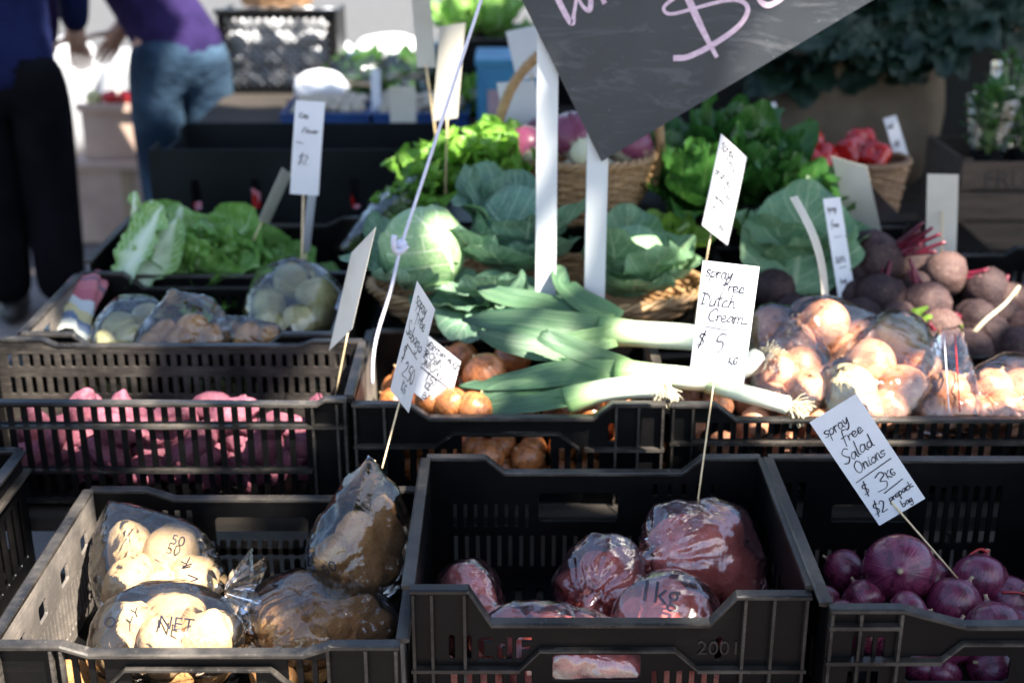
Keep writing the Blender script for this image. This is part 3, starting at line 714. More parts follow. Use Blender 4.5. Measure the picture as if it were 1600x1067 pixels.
def card(label, quad, ys, stick=None, sy=None, mat='card', texts=(), lines=(), ink='ink', pen=.0009, back=False, curl=0.0, group='price cards on skewers', name='price_card', sr=.0017, under=None):
    """quad: TL TR BR BL pixels; ys: world depth of each corner; texts in card units: width 1, height going down"""
    C = [P(x, y, y=d) for (x, y), d in zip(quad, ys)]
    C[2] = C[1] + C[3] - C[0]
    U = C[1] - C[0]; D = C[3] - C[0]; w = np.linalg.norm(U); h = np.linalg.norm(D)
    N = unit(np.cross(D, U));
    if N @ (EYE - C[0]) < 0: N = -N
    base = (C[2] + C[3]) / 2
    e = thing(name, label, 'price card', base if stick is None else P(*stick[1], y=sy[1]), group)
    n = 12; t = np.linspace(0, 1, n)
    X = np.stack([C[0] + U * a + D * t[:, None] + N * (curl * np.sin(t * math.pi))[:, None] for a in (0, 1)])
    b = MB(); b.grid(X); b.grid((X - N * .0007)[::-1])
    for i in (0, 1): b.grid(np.stack([X[i], X[i] - N * .0007]))
    for j in (0, n - 1): b.grid(np.stack([X[:, j], X[:, j] - N * .0007]))
    b.build('card', M[mat], e, base)
    if texts or lines:
        ub = U / w; vb = -D / h; ib = MB()
        for tx in texts:
            (s, x, y, sz) = tx[:4]; kw = tx[4] if len(tx) > 4 else {}
            for st in strokes(s, x * w, -y * h, sz * w, **kw): ribbon(ib, st, pen, C[0], ub, vb, N, .0006, curl=curl, hh=h)
        for ln in lines: ribbon(ib, [(x * w, -y * h) for x, y in ln], pen, C[0], ub, vb, N, .0006, curl=curl, hh=h)
        ib.build('handwriting', M[ink], e, base, False)
    if stick:
        a = P(*stick[0], y=sy[0]); z = P(*stick[1], y=sy[1])
        MB().tube(np.array([a + (z - a) * t for t in np.linspace(0, 1, 5)]), sr, 7).build('skewer', M['skewer'], e, z)
    return e

# ------------------------------------------------------------------ baskets
def basket(name, label, c, ax, ay, prof, mat='wicker', n_stake=28, rcane=.0042, handle=None, group='wicker baskets', wav=.004):
    """prof: list of (scale, z) from the foot up; woven canes run round upright stakes"""
    c = np.array(c, float); e = thing(name, label, 'basket', c, group)
    pr = np.asarray(prof, float); zs = np.arange(pr[0, 1], pr[-1, 1], rcane * 1.7)
    sc = np.interp(zs, pr[:, 1], pr[:, 0]); an = np.linspace(0, 2 * math.pi, n_stake * 4 + 1)
    for i, (z, s) in enumerate(zip(zs, sc)):
        w = wav * np.sin(an * n_stake / 2 + i * math.pi) + .0015 * np.sin(an * 7 + i * 2.1)
        pts = np.stack([c[0] + (ax * s + w) * np.cos(an), c[1] + (ay * s + w) * np.sin(an), c[2] + z + .0012 * np.sin(an * 5 + i)], 1)
        MB().tube(pts, rcane * (1 + .12 * math.sin(i * 5.3)), 5).build('cane', M[mat], e, c)
    for k in range(n_stake):
        a = 2 * math.pi * (k + .5) / n_stake
        pts = [(c[0] + ax * s * math.cos(a), c[1] + ay * s * math.sin(a), c[2] + z) for s, z in pr]
        MB().tube(np.array(pts), rcane * .8, 5).build('stake', M[mat], e, c)
    s, z = pr[-1]; rim = MB()
    for j in range(3):
        a2 = np.linspace(0, 2 * math.pi, 121); o = j * 2.09
        q = rcane * 1.3
        rim.tube(np.stack([c[0] + (ax * s + q * np.cos(a2 * 16 + o)) * np.cos(a2), c[1] + (ay * s + q * np.cos(a2 * 16 + o)) * np.sin(a2), c[2] + z + q * np.sin(a2 * 16 + o)], 1), rcane * 1.1, 5)
    rim.build('rim', M[mat], e, c)
    MB().add([(c[0] + ax * pr[0, 0] * math.cos(a), c[1] + ay * pr[0, 0] * math.sin(a), c[2] + pr[0, 1]) for a in an[:-1]], [tuple(range(len(an) - 1))]).build('bottom', M[mat], e, c, False)
    if handle is not None:
        hp = smooth_path(handle, 10); T = np.gradient(hp, axis=0); T /= np.linalg.norm(T, axis=1)[:, None]
        N = np.cross(T, np.array((0, 1.0, 0))); N /= np.linalg.norm(N, axis=1)[:, None] + 1e-9; B = np.cross(T, N)
        L = np.concatenate([[0], np.cumsum(np.linalg.norm(np.diff(hp, axis=0), axis=1))]); hb = MB()
        for j in range(4):
            ph = L * 95 + j * 1.571
            hb.tube(hp + .007 * (np.cos(ph)[:, None] * N + np.sin(ph)[:, None] * B), .0072, 6)
        hb.build('handle', M[mat], e, c)
    return e

# ================================================================== SETTING
def sheet(name, x0, x1, y0, y1, z, mat):
    o = MB().add([(x0, y0, z), (x1, y0, z), (x1, y1, z), (x0, y1, z)], [(0, 1, 2, 3)]).build(name, M[mat], None, None, False)
    o['kind'] = 'structure'; return o
road = sheet('road', -60, 60, -60, 90, 0.0, 'road')
pavement = sheet('pavement', -12, 12, -8, 7.4, .004, 'pave')
kerb = MB().box((0, 7.475, .06), (24, .15, .12)).build('kerb', M['pave'], None, None, False); kerb['kind'] = 'structure'
_pm = None
for i in range(15):
    for j in range(20):
        x = -2.55 + i * .115; y = 3.75 + j * .223 + (.11 if i % 2 else 0)
        if _pm is None:
            _pm = MB().box((0, 0, 0), (.105, .212, .02)).build('paver', M['paver'], pavement, (x, y, .006), False).data
        else:
            o = bpy.data.objects.new('paver', _pm); COL.objects.link(o); o.parent = pavement; o.location = (x, y, .006 + random.uniform(-.002, .002)); o.rotation_euler = (0, 0, random.uniform(-.02, .02))

def table(name, label, x0, x1, y0, y1, zt, mat='wood', cat='table'):
    e = thing(name, label, cat, ((x0+x1)/2, (y0+y1)/2, 0))
    n = max(2, int((y1 - y0) / .14)); p = (y1 - y0) / n
    for i in range(n): MB().box(((x0+x1)/2, y0 + p*(i+.5), zt - .015), (x1 - x0, p - .006, .03)).build('plank', M[mat], e, (((x0+x1)/2, y0 + p*(i+.5), zt)), False)
    for sx in (x0 + .06, x1 - .06):
        for sy in (y0 + .05, y1 - .05): MB().box((sx, sy, (zt - .03)/2), (.05, .05, zt - .031)).build('leg', M[mat], e, (sx, sy, 0), False)
    return e
table('display_table', 'low plank bench under the front row of black crates', -1.62, 1.30, 1.62, 2.22, .345)
table('display_table', 'plank table under the sweet potatoes, cabbages and lettuces', -1.14, 1.75, 2.25, 4.05, .445)

# ================================================================== FRONT ROW OF CRATES
# ---- crate with the washed potatoes
x0, x1, y0, y1, zb, zt = -.756, -.163, 1.672, 2.158, .35, .55; W, H, D = x1-x0, zt-zb, y1-y0
fh = []
u = lambda px, py, y=1.672: uvf(px, py, y, -.756, .35)
fh += row(*[u(92, 1040)[0], u(168, 1040)[0]], 3, H-.072, H-.027, .58) + row(u(445, 1040)[0], u(515, 1040)[0], 3, H-.072, H-.027, .58)
fh += [rect(u(205, 1060)[0], H-.09, u(400, 1060)[0], H-.045, .006)]
fh += row(.03, W-.03, 22, .02, .085, .5)
bu = lambda px, py: uvf(px, py, 2.158, -.756, .35)
bh = [rect(bu(340, 850)[0], bu(340, 853)[1], bu(481, 805)[0], bu(481, 806)[1], .006)]
bh += row(bu(250, 800)[0], bu(306, 800)[0], 3, bu(0, 820)[1], bu(0, 795)[1], .45)
bh += row(.05, W-.05, 26, .015, .06, .42) + row(.05, W-.05, 26, .072, .10, .42)
sh = [rect(a, H-.075, a+.035, H-.045, .003) for a in (.06, .16, .27, .38)] + row(.03, D-.04, 26, .03, .11, .4)
crate('produce_crate', 'black crate of bagged washed potatoes, dusty and sunlit along its front rim', x0, x1, y0, y1, zb, zt,
      dict(prof=dip(W, H, .10, .04, .014), holes=fh, ribs=[(.006, .02, H-.004), (.085, .02, H-.004), (.10, .02, H-.004), (W-.105, .02, H-.005), (W-.05, .02, H-.005), (W-.006, .02, H-.005)], bars=[(H-.10, 0, .10), (H-.10, W-.105, W)], lips=[[(.15, H-.082), (.19, H-.040), (W-.19, H-.040), (W-.15, H-.082)]]),
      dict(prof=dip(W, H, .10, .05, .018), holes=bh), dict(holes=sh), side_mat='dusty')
# ---- crate with the pink potatoes
x0, x1, y0, y1, zb, zt = -.153, .447, 1.743, 2.187, .35, .60; W, H, D = x1-x0, zt-zb, y1-y0
u = lambda px, py: uvf(px, py, 1.743, -.153, .35)
fh = [rect(u(863, 1060)[0], u(0, 1062)[1], u(1043, 0)[0], u(0, 1023)[1], .004)]
def glyph(polys, ox, oy, s): return [[(ox + a*s, oy + b*s) for a, b in p] for p in polys]
CC = [[(0, 0), (.55, 0), (.55, .16), (.2, .16), (.2, .84), (.55, .84), (.55, 1), (.1, 1), (0, .88)]]
DD = [[(.38, 0), (.56, 0), (.56, 1.0), (.38, 1.0)], [(.1, 0), (.30, 0), (.30, .16), (.18, .16), (.18, .56), (.30, .56), (.30, .72), (.12, .72), (0, .62), (0, .1)]]
FFL = [[(0, 0), (.2, 0), (.2, .42), (.5, .42), (.5, .58), (.2, .58), (.2, .84), (.6, .84), (.6, 1), (.12, 1), (0, .88)]]
g = u(748, 1031); gs = abs(u(0, 996)[1] - g[1])
for k, gl in enumerate((CC, DD, FFL)): fh += glyph(gl, g[0] + k * gs * .72, g[1], gs)
fh += [rect(u(682, 0)[0], u(0, 1030)[1], u(692, 0)[0], u(0, 992)[1], .003), rect(u(710, 0)[0], u(0, 1030)[1], u(723, 0)[0], u(0, 992)[1], .004), rect(u(1182, 0)[0], u(0, 1031)[1], u(1194, 0)[0], u(0, 995)[1], .004)]
fh += row(u(676, 0)[0], u(845, 0)[0], 6, .025, u(0, 1048)[1], .45) + row(u(1058, 0)[0], u(1200, 0)[0], 6, .025, u(0, 1048)[1], .45) + row(u(863, 0)[0], u(1043, 0)[0], 8, .02, .07, .45)
bu = lambda px, py: uvf(px, py, 2.187, -.153, .35)
bh = [rect(bu(848, 0)[0], bu(0, 811)[1], bu(990, 0)[0], bu(0, 769)[1], .005)]
bh += row(.04, .19, 8, .115, .16, .32) + row(W-.19, W-.04, 8, .115, .16, .32) + row(.04, W-.04, 26, .03, .095, .34) + row(W-.20, W-.07, 5, .178, .20, .3)
pink = crate('produce_crate', 'black crate of pink potato bags with cut-out letters in its front', x0, x1, y0, y1, zb, zt,
      dict(prof=[(0, H), (.088, H), (.122, H-.058), (W-.150, H-.058), (W-.112, H-.010), (W, H-.010)], holes=fh, ribs=[(.005, .0, H-.005), (.033, .0, H-.005), (.082, .0, H-.005), (W-.006, .0, H-.014), (W-.055, .0, H-.014), (W-.098, .0, H-.014)],
           bars=[(u(0, 1042)[1], 0, .165), (u(0, 1042)[1], W-.165, W)], lips=[[(.165, u(0, 1042)[1]), (.195, u(0, 1013)[1]), (W-.20, u(0, 1013)[1]), (W-.165, u(0, 1042)[1])]]),
      dict(prof=dip(W, H, .105, .035, .030), holes=bh), dict(prof=[(0, H-.004), (D, H-.002)], holes=row(.05, D-.06, 9, .1, .16, .4)))
tm = text_mesh('2001', .034, .0022, 0)
mesh_xf(tm, M_FRONT, P(1123, 1012, y=1.7425) - parent_loc(pink)); obj('moulded_numerals', tm, M['rim'], pink, parent_loc(pink), False)
# ---- crate with the red onions
x0, x1, y0, y1, zb, zt = .462, 1.08, 1.69, 2.187, .35, .60; W, H, D = x1-x0, zt-zb, y1-y0
u = lambda px, py: uvf(px, py, 1.69, .462, .35)
fh = row(u(1436, 0)[0], u(1503, 0)[0], 3, u(0, 1027)[1], u(0, 995)[1], .62, .001) + row(u(1432, 0)[0], u(1497, 0)[0], 3, .06, u(0, 1049)[1], .62, .001)
fh += [rect(u(1545, 0)[0], u(0, 1066)[1], u(1740, 0)[0], u(0, 1025)[1], .006)]
bu = lambda px, py: uvf(px, py, 2.187, .462, .35)
bh = [rect(bu(1375, 0)[0], bu(0, 812)[1], bu(1512, 0)[0], bu(0, 786)[1], .004)] + row(bu(1540, 0)[0], bu(1680, 0)[0], 7, bu(0, 845)[1], bu(0, 757)[1], .5) + row(bu(1300, 0)[0], bu(1680, 0)[0], 17, bu(0, 925)[1], bu(0, 855)[1], .5) + row(bu(1278, 0)[0], bu(1330, 0)[0], 2, bu(0, 812)[1], bu(0, 752)[1], .45)
crate('produce_crate', 'black crate of loose red onions with a ribbed dusty corner', x0, x1, y0, y1, zb, zt,
      dict(prof=[(0, H), (.105, H), (.20, H-.028), (W-.2, H-.028), (W-.105, H), (W, H)], holes=fh, ribs=[(.004, 0, H-.005), (.046, 0, H-.005), (.105, 0, H-.005)], bars=[(H-.028, 0, .105), (H-.088, 0, .17)], lips=[[(.17, H-.088), (.20, H-.058), (.40, H-.058), (.43, H-.088)]]),
      dict(prof=dip(W, H, .12, .03, .004), holes=bh), dict(holes=row(.05, D-.06, 10, .08, .15, .4)))
# ---- crate cut by the picture's side
x0, x1, y0, y1, zb, zt = -1.50, -.895, 1.76, 2.215, .35, .60; W, H, D = x1-x0, zt-zb, y1-y0
crate('produce_crate', 'black crate at the picture edge beside the washed potatoes', x0, x1, y0, y1, zb, zt, dict(holes=row(.03, W-.03, 20, .05, .17, .5)), dict(holes=row(.03, W-.03, 20, .05, .17, .5)), dict(holes=row(.03, D-.03, 12, .05, .17, .5), bars=[(H-.04, 0, D)]))

# ================================================================== SECOND ROW OF CRATES
x0, x1, y0, y1, zb, zt = -1.06, -.306, 2.29, 2.565, .45, .672; W, H, D = x1-x0, zt-zb, y1-y0
u = lambda px, py: uvf(px, py, 2.29, -1.06, .45)
r1, r2, r3 = u(0, 664)[1], u(0, 733)[1], u(0, 779)[1]
ul, ur = .02, u(437, 0)[0]
pr = [(0, H-.006), (u(460, 0)[0], H-.010), (u(475, 0)[0], H), (W, H)]
nsl = int((ur - ul) / .0255)
bk = row(.02, W-.02, 30, H-.042, H-.016, .42) + row(.02, W-.02, 30, H-.10, H-.065, .45) + [rect(W*.53, H-.045, W*.60, H-.018), rect(W*.74, H-.045, W*.86, H-.018)] if False else row(.02, W-.02, 33, H-.045, H-.018, .42) + row(.02, W-.02, 33, H-.105, H-.068, .48)
crate('slatted_crate', 'wide slatted black crate holding loose pink sweet potatoes', x0, x1, y0, y1, zb, zt,
      dict(prof=pr, slats=[(ul, ur, nsl, r1+.006, H-.018, .0115), (ul, ur, nsl, r2+.005, r1-.006, .0115), (ul, ur, nsl, r3+.005, r2-.005, .0115), (ul, ur, nsl, .012, r3-.006, .0115)],
           ribs=[(u(452, 0)[0], 0, H-.012), (u(495, 0)[0], 0, H-.006), (W-.004, 0, H-.004)], bars=[(r1, 0, W), (r2, 0, ur+.01), (r3, 0, W)]),
      dict(holes=bk, mat='middust', prof=[(0, H+.012), (.10, H+.012), (.13, H-.002), (W-.13, H-.002), (W-.10, H+.008), (W, H+.008)]), dict(prof=[(0, H), (D, H+.008)], holes=row(.03, D-.03, 8, .05, .15, .4)), group='crates of the second row')
# brown onions
x0, x1, y0, y1, zb, zt = -.299, .287, 2.306, 2.692, .45, .655; W, H, D = x1-x0, zt-zb, y1-y0
u = lambda px, py: uvf(px, py, 2.306, -.299, .45)
hh = [[u(722, 744), u(860, 744), u(860, 683), u(722, 683)]]
fh = hh + row(u(603, 0)[0], u(712, 0)[0], 5, .03, u(0, 702)[1], .42) + row(u(878, 0)[0], u(960, 0)[0], 4, .03, u(0, 700)[1], .45) + [rect(u(970, 0)[0], u(0, 690)[1], u(980, 0)[0], u(0, 662)[1], .003)]
crate('produce_crate', 'black crate of loose brown onions under the leeks', x0, x1, y0, y1, zb, zt,
      dict(prof=[(0, H), (.105, H), (.145, H-.028), (W-.135, H-.028), (W-.10, H), (W, H)], holes=fh, ribs=[(.005, 0, H-.004), (.06, 0, H-.004), (W-.005, 0, H-.004), (W-.05, 0, H-.004), (W-.092, 0, H-.004)],
           bars=[(u(0, 695)[1], 0, .155), (u(0, 700)[1], W-.15, W)], lips=[[(.155, u(0, 695)[1]), (.19, u(0, 676)[1]), (W-.20, u(0, 676)[1]), (W-.16, u(0, 700)[1])]]),
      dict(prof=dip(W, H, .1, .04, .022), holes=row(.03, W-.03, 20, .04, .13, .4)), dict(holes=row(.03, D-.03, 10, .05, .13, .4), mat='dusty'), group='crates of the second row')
# bagged onions
x0, x1, y0, y1, zb, zt = .297, 1.03, 2.31, 2.70, .45, .652; W, H, D = x1-x0, zt-zb, y1-y0
u = lambda px, py: uvf(px, py, 2.31, .297, .45)
r1, r2 = u(0, 690)[1], u(0, 742)[1]; lo = u(0, 655)[1]
crate('slatted_crate', 'slatted black crate heaped with bagged onions and a leek root', x0, x1, y0, y1, zb, zt,
      dict(prof=[(0, H), (.085, H), (.125, lo), (W, lo)], slats=[(.05, W-.02, 28, r1+.005, lo-.008, .010), (.05, W-.02, 28, r2+.005, r1-.005, .010), (.05, W-.02, 28, .015, r2-.005, .010)],
           ribs=[(.005, 0, H-.004), (.042, 0, H-.004)], bars=[(r1, 0, W), (r2, 0, W)]),
      dict(prof=[(0, H-.06), (W, H-.06)], holes=row(.02, W-.02, 26, .04, .11, .45)), dict(prof=[(0, H-.02), (D, H-.06)], holes=row(.03, D-.03, 10, .04, .10, .4)), group='crates of the second row')

# ================================================================== THIRD ROW
x0, x1, y0, y1, zb, zt = -1.012, -.37, 2.60, 3.0, .45, .684; W, H, D = x1-x0, zt-zb, y1-y0
crate('produce_crate', 'black tray of chokos and brown vegetable bags before the lettuces', x0, x1, y0, y1, zb, zt,
      dict(prof=dip(W, H, .105, .03, .026), holes=row(.03, W-.03, 24, .1, .16, .45)), dict(prof=dip(W, H, .10, .045, .036), holes=row(.03, W-.03, 24, .12, .18, .45)),
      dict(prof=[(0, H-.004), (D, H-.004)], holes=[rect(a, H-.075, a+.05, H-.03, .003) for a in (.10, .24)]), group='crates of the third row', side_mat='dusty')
x0, x1, y0, y1, zb, zt = -1.0, -.345, 3.03, 3.42, .45, .70; W, H, D = x1-x0, zt-zb, y1-y0
crate('produce_crate', 'black tray of lettuces standing in front of the black cardboard box', x0, x1, y0, y1, zb, zt,
      dict(prof=[(0, H-.03), (W, H-.03)], holes=row(.03, W-.03, 24, .1, .16, .45)), dict(prof=dip(W, H, .10, .045, .02), holes=row(.03, W-.03, 24, .12, .18, .45)), dict(holes=row(.03, D-.03, 12, .1, .18, .45)), group='crates of the third row')
# beetroot crate and the crates that carry the baskets
x0, x1, y0, y1, zb, zt = .50, 1.36, 2.72, 3.22, .45, .68; W, H, D = x1-x0, zt-zb, y1-y0
crate('produce_crate', 'black crate heaped with loose beetroots', x0, x1, y0, y1, zb, zt, dict(prof=[(0, H-.11), (W, H-.11)], holes=row(.03, W-.03, 30, .03, .09, .45)), dict(prof=dip(W, H, .1, .03, .02), holes=row(.03, W-.03, 30, .05, .17, .45)), dict(holes=row(.03, D-.03, 14, .05, .15, .45)), group='crates of the third row')
crate('upturned_crate', 'upturned black crate carrying the wide wicker tray of cabbages', -.31, .44, 2.74, 3.17, .45, .585, dict(holes=row(.03, .72, 26, .03, .10, .45)), dict(holes=row(.03, .72, 26, .03, .10, .45)), dict(holes=row(.03, .38, 12, .03, .10, .45)), group='crates of the third row')
MB().box((.065, 2.955, .592), (.76, .44, .012)).build('crate_lid', M['plastic'], None, (.065, 2.955, .586), False)
tag(bpy.data.objects['crate_lid'], 'flat black lid between the wicker tray and its crate', 'lid')
crate('upturned_crate', 'tall black crate under the handled turnip basket', -.17, .98, 3.24, 3.72, .45, .73, dict(holes=row(.03, 1.1, 36, .05, .2, .45)), dict(), dict(), group='crates of the third row')
MB().box((.405, 3.48, .737), (1.16, .49, .012)).build('crate_lid', M['plastic'], None, (.405, 3.48, .731), False)
tag(bpy.data.objects['crate_lid.001'], 'flat black lid under the turnip basket and leafy greens', 'lid')

# ---- black cardboard box
x0, x1, y0, y1, zb, zt = -.967, -.165, 3.52, 3.95, .45, .862; W, H, D = x1-x0, zt-zb, y1-y0
bx = thing('cardboard_box', 'open black cardboard box with slot handholds behind the lettuces', 'box', ((x0+x1)/2, (y0+y1)/2, zb))
def oval(cx, cy, w, h):
    return [(cx + w*math.cos(a)*abs(math.cos(a))**-.3, cy + (h-w)*(1 if math.sin(a) > 0 else -1) + w*math.sin(a)) for a in np.linspace(.15, 2*math.pi+.15, 17)[:-1]]
hl = []
for px, py in ((307, 305), (400, 303), (555, 303)):
    c = uvf(px, py, 3.52, x0, zb); hl.append(oval(c[0], c[1], .0125, .042))
for nm, hs, org in (('front_wall', hl, (x0, y0, zb)), ('back_wall', [], (x0, y1, zb))):
    hh_ = H if nm == 'front_wall' else H - .018
    me = plate_mesh([(0, 0), (W, 0), (W, hh_), (0, hh_)], hs, .007, .001); mesh_xf(me, M_FRONT, np.array(org) - parent_loc(bx)); obj(nm, me, M['blackboard_card'], bx, parent_loc(bx), False)
for xx in (x0, x1):
    me = plate_mesh([(.004, 0), (D-.004, 0), (D-.004, H-.02), (D-.06, H-.02), (D-.07, H-.045), (.12, H-.045), (.11, H-.004), (.004, H-.004)], [], .007, .001); mesh_xf(me, M_SIDE, np.array((xx, y0, zb)) - parent_loc(bx)); obj('side_wall', me, M['blackboard_card'], bx, parent_loc(bx), False)
MB().box(((x0+x1)/2, (y0+y1)/2, zb+.004), (W-.01, D-.01, .006)).build('bottom', M['blackboard_card'], bx, (x0, y0, zb), False)
pep = lambda i: lathe_mesh('capsicum', M['pepper'], [(0, -.75), (.35, -.9), (.75, -.75), (.95, -.3), (1.0, .2), (.9, .6), (.6, .82), (.25, .78), (.12, .66), (0, .62)], 24, i, .08, .14, 4)
for i in range(9):
    put(kinds('pep', pep, 3)[i % 3], 'capsicum', (x0 + .10 + i * .075, 3.58 + .05*(i % 2), .645 + .02*(i % 3)), .05, rr(), 'red capsicum inside the black cardboard box', 'capsicum', 'capsicums in the black box')
for i in range(10):
    put(kinds('pep', pep, 3)[i % 3], 'capsicum', (x0 + .09 + i * .07, 3.59 + .05*(i % 2), .55 + .02*(i % 3)), .05, rr(), 'red capsicum inside the black cardboard box', 'capsicum', 'capsicums in the black box')
MB().box(((x0+x1)/2, 3.62, .49), (W-.05, .18, .06)).build('paper_packing', M['box_inside'], bx, (x0, 3.6, .46), False)

# ================================================================== BAGS AND LOOSE PRODUCE
def sph(px, py, y, rpx): c = P(px, py, y=y); return (c, rpx * M_PX(y, py))
def fill_bag(kind_key, make, pts, name, label, cat, group, nk=5, k=1.02):
    for i, (c, r) in enumerate(pts):
        put(kinds(kind_key, make, nk)[i % nk], name, c, r * k / 1.1, rr(), label, cat, group)
# washed potatoes, left crate
A = [sph(208, 912, 1.98, 50), sph(205, 858, 2.06, 42), sph(268, 868, 2.03, 48), sph(305, 905, 1.98, 40), sph(250, 930, 1.96, 46)]
fill_bag('pot', V_POT, A, 'potato', 'washed potato in the peaked bag leaning in the dusty crate corner', 'potato', 'potatoes in the peaked corner bag')
e, bv, b0 = bag('plastic_bag', 'clear printed potato bag with its peak in the dusty crate corner', A + [(P(172, 788, y=2.10), .006), (P(190, 815, y=2.09), .02)], sag=.28, knot=P(352, 925, y=1.90), fan=(.9, -.5, .25), tail=.055, seed=1, crease=.003)
print_on(e, bv, b0, '50', 278, 845, .025, -.25); print_on(e, bv, b0, 'K', 292, 878, .025, 1.9); print_on(e, bv, b0, 'N', 300, 908, .028, 1.2)
A = [sph(205, 985, 1.83, 48), sph(270, 962, 1.87, 46), sph(322, 1000, 1.80, 45), sph(255, 1010, 1.78, 44), sph(185, 1015, 1.79, 38), sph(345, 985, 1.84, 30)]
fill_bag('pot', V_POT, A, 'potato', 'washed potato in the sun bleached bag by the front rim', 'potato', 'potatoes in the sunlit front bag')
e, bv, b0 = bag('plastic_bag', 'clear printed potato bag in full sun behind the front rim', A, sag=.35, seed=2, crease=.0025)
print_on(e, bv, b0, 'NET', 275, 975, .030, -.12); print_on(e, bv, b0, 'O', 172, 972, .024, .5); print_on(e, bv, b0, 'Y', 212, 958, .022, .4)
A = [sph(535, 892, 2.02, 44), sph(590, 880, 2.03, 40), sph(560, 845, 2.04, 42), sph(602, 838, 2.05, 36), sph(525, 868, 2.0, 36), sph(568, 905, 2.0, 34), sph(600, 800, 2.07, 24)]
fill_bag('brown', V_BROWN, A, 'potato', 'brushed potato in the upright peaked bag', 'potato', 'potatoes in the upright bag')
e, bv, b0 = bag('plastic_bag', 'upright clear potato bag tapering to a pointed top', A + [(P(578, 712, y=2.07), .004), (P(545, 760, y=2.06), .012), (P(612, 778, y=2.06), .012), (P(585, 938, y=1.96), .006)], sag=.22, seed=3, crease=.005)
print_on(e, bv, b0, '1.50', 507, 893, .026, .55); print_on(e, bv, b0, 'k', 530, 912, .022, -.6)
A = [sph(442, 985, 1.87, 46), sph(470, 945, 1.95, 46), sph(515, 975, 1.90, 42), sph(560, 965, 1.93, 40), sph(585, 985, 1.90, 34), sph(430, 950, 1.95, 30), sph(485, 1005, 1.84, 34)]
fill_bag('brown', V_BROWN, A, 'potato', 'brushed potato in the low bag under the upright one', 'potato', 'potatoes in the low bag')
bag('plastic_bag', 'clear bag of brushed potatoes lying under the upright bag', A, sag=.5, seed=4, crease=.004, knot=P(402, 1015, y=1.83), fan=(-.4, -.7, -.1), tail=.02)
for i in range(10):
    put(kinds('brown', V_BROWN, 5)[i % 5], 'potato', (-.70 + .054 * i, 1.80 + .05 * (i % 3), .402), .037, rr(), 'loose potato on the bottom of the washed potato crate', 'potato', 'potatoes on the crate bottom')
for i in range(24):
    put(kinds('red', V_RED, 5)[i % 5], 'potato', (-1.44 + .066 * (i % 8), 1.84 + .12 * (i // 8), .415 + .05 * ((i * 7) % 3)), .044, rr(), 'loose potato in the crate cut by the picture edge', 'potato', 'potatoes in the edge crate')
for i in range(8):
    put(kinds('red', V_RED, 5)[i % 5], 'potato', (-1.2 + .07 * (i % 4), 2.08 + .06 * (i // 4), .53), .046, rr(), 'loose potato on top in the crate cut by the picture edge', 'potato', 'top potatoes in the edge crate')
# pink potatoes
A = [sph(1092, 870, 2.03, 62), sph(1140, 895, 2.02, 50), sph(1060, 845, 2.06, 46), sph(1125, 838, 2.06, 44), sph(1155, 925, 1.98, 30), sph(1050, 880, 2.0, 36)]
fill_bag('red', V_RED, A, 'potato', 'pink potato in the big tilted pink bag', 'potato', 'potatoes in the big pink bag')
bag('plastic_bag', 'largest pink potato bag, pierced by the tall skewer', A + [(P(1010, 870, y=1.96), .006), (P(1030, 800, y=2.06), .012), (P(1110, 792, y=2.07), .014)], 'pinkfilm', sag=.25, seed=5, crease=.005, knot=P(1005, 872, y=1.95), kamp=.22)
A = [sph(935, 905, 2.0, 44), sph(970, 895, 2.02, 42), sph(925, 935, 1.97, 36), sph(965, 930, 1.97, 40), sph(900, 915, 2.02, 30)]
fill_bag('red', V_RED, A, 'potato', 'pink potato in the pink bag with the red tie', 'potato', 'potatoes in the tied pink bag')
bag('plastic_bag', 'pink potato bag gathered by a small red tie', A + [(P(930, 846, y=2.03), .012), (P(985, 858, y=2.03), .012)], 'pinkfilm', sag=.25, seed=6, crease=.005, knot=P(913, 957, y=1.90), tie='pepper', fan=(-.5, -.5, -.3), tail=.016, kamp=.35)
A = [sph(1045, 945, 1.89, 45), sph(1000, 965, 1.87, 36), sph(1085, 960, 1.88, 34), sph(1040, 985, 1.83, 38)]
fill_bag('red', V_RED, A, 'potato', 'pink potato in the bag lettered kg', 'potato', 'potatoes in the lettered pink bag')
e, bv, b0 = bag('plastic_bag', 'pink potato bag printed kg, lying at the front', A + [(P(1100, 937, y=1.85), .005), (P(1120, 985, y=1.82), .01)], 'pinkfilm', sag=.25, seed=7, crease=.004)
print_on(e, bv, b0, '1kg', 1030, 927, .048, -.15)
A = [sph(732, 925, 1.97, 42), sph(745, 965, 1.90, 36), sph(722, 955, 1.95, 38)]
fill_bag('red', V_RED, A, 'potato', 'pink potato in the lone pink bag by the crate side', 'potato', 'potatoes in the lone pink bag')
bag('plastic_bag', 'lone pink potato bag standing near the crate side', A + [(P(735, 884, y=1.98), .01)], 'pinkfilm', sag=.3, seed=8, crease=.003)
A = [sph(800, 985, 1.83, 34), sph(860, 990, 1.83, 36), sph(915, 992, 1.83, 32), sph(770, 1000, 1.83, 30), sph(890, 1025, 1.80, 36), sph(830, 1035, 1.80, 36), sph(950, 1030, 1.80, 38), sph(990, 1045, 1.79, 34)]
fill_bag('red', V_RED, A, 'potato', 'pink potato in the flat bag just behind the lettered front', 'potato', 'potatoes in the flat pink bag')
bag('plastic_bag', 'flat pink potato bag just behind the lettered crate front', A, 'pinkfilm', sag=.4, seed=9, crease=.004)
for i in range(18):
    put(kinds('red', V_RED, 5)[i % 5], 'potato', (-.10 + .060 * (i % 9), 1.80 + .14 * (i // 9), .398), .036, rr(), 'pink potato on the bottom of the pink potato crate', 'potato', 'pink potatoes on the crate bottom')
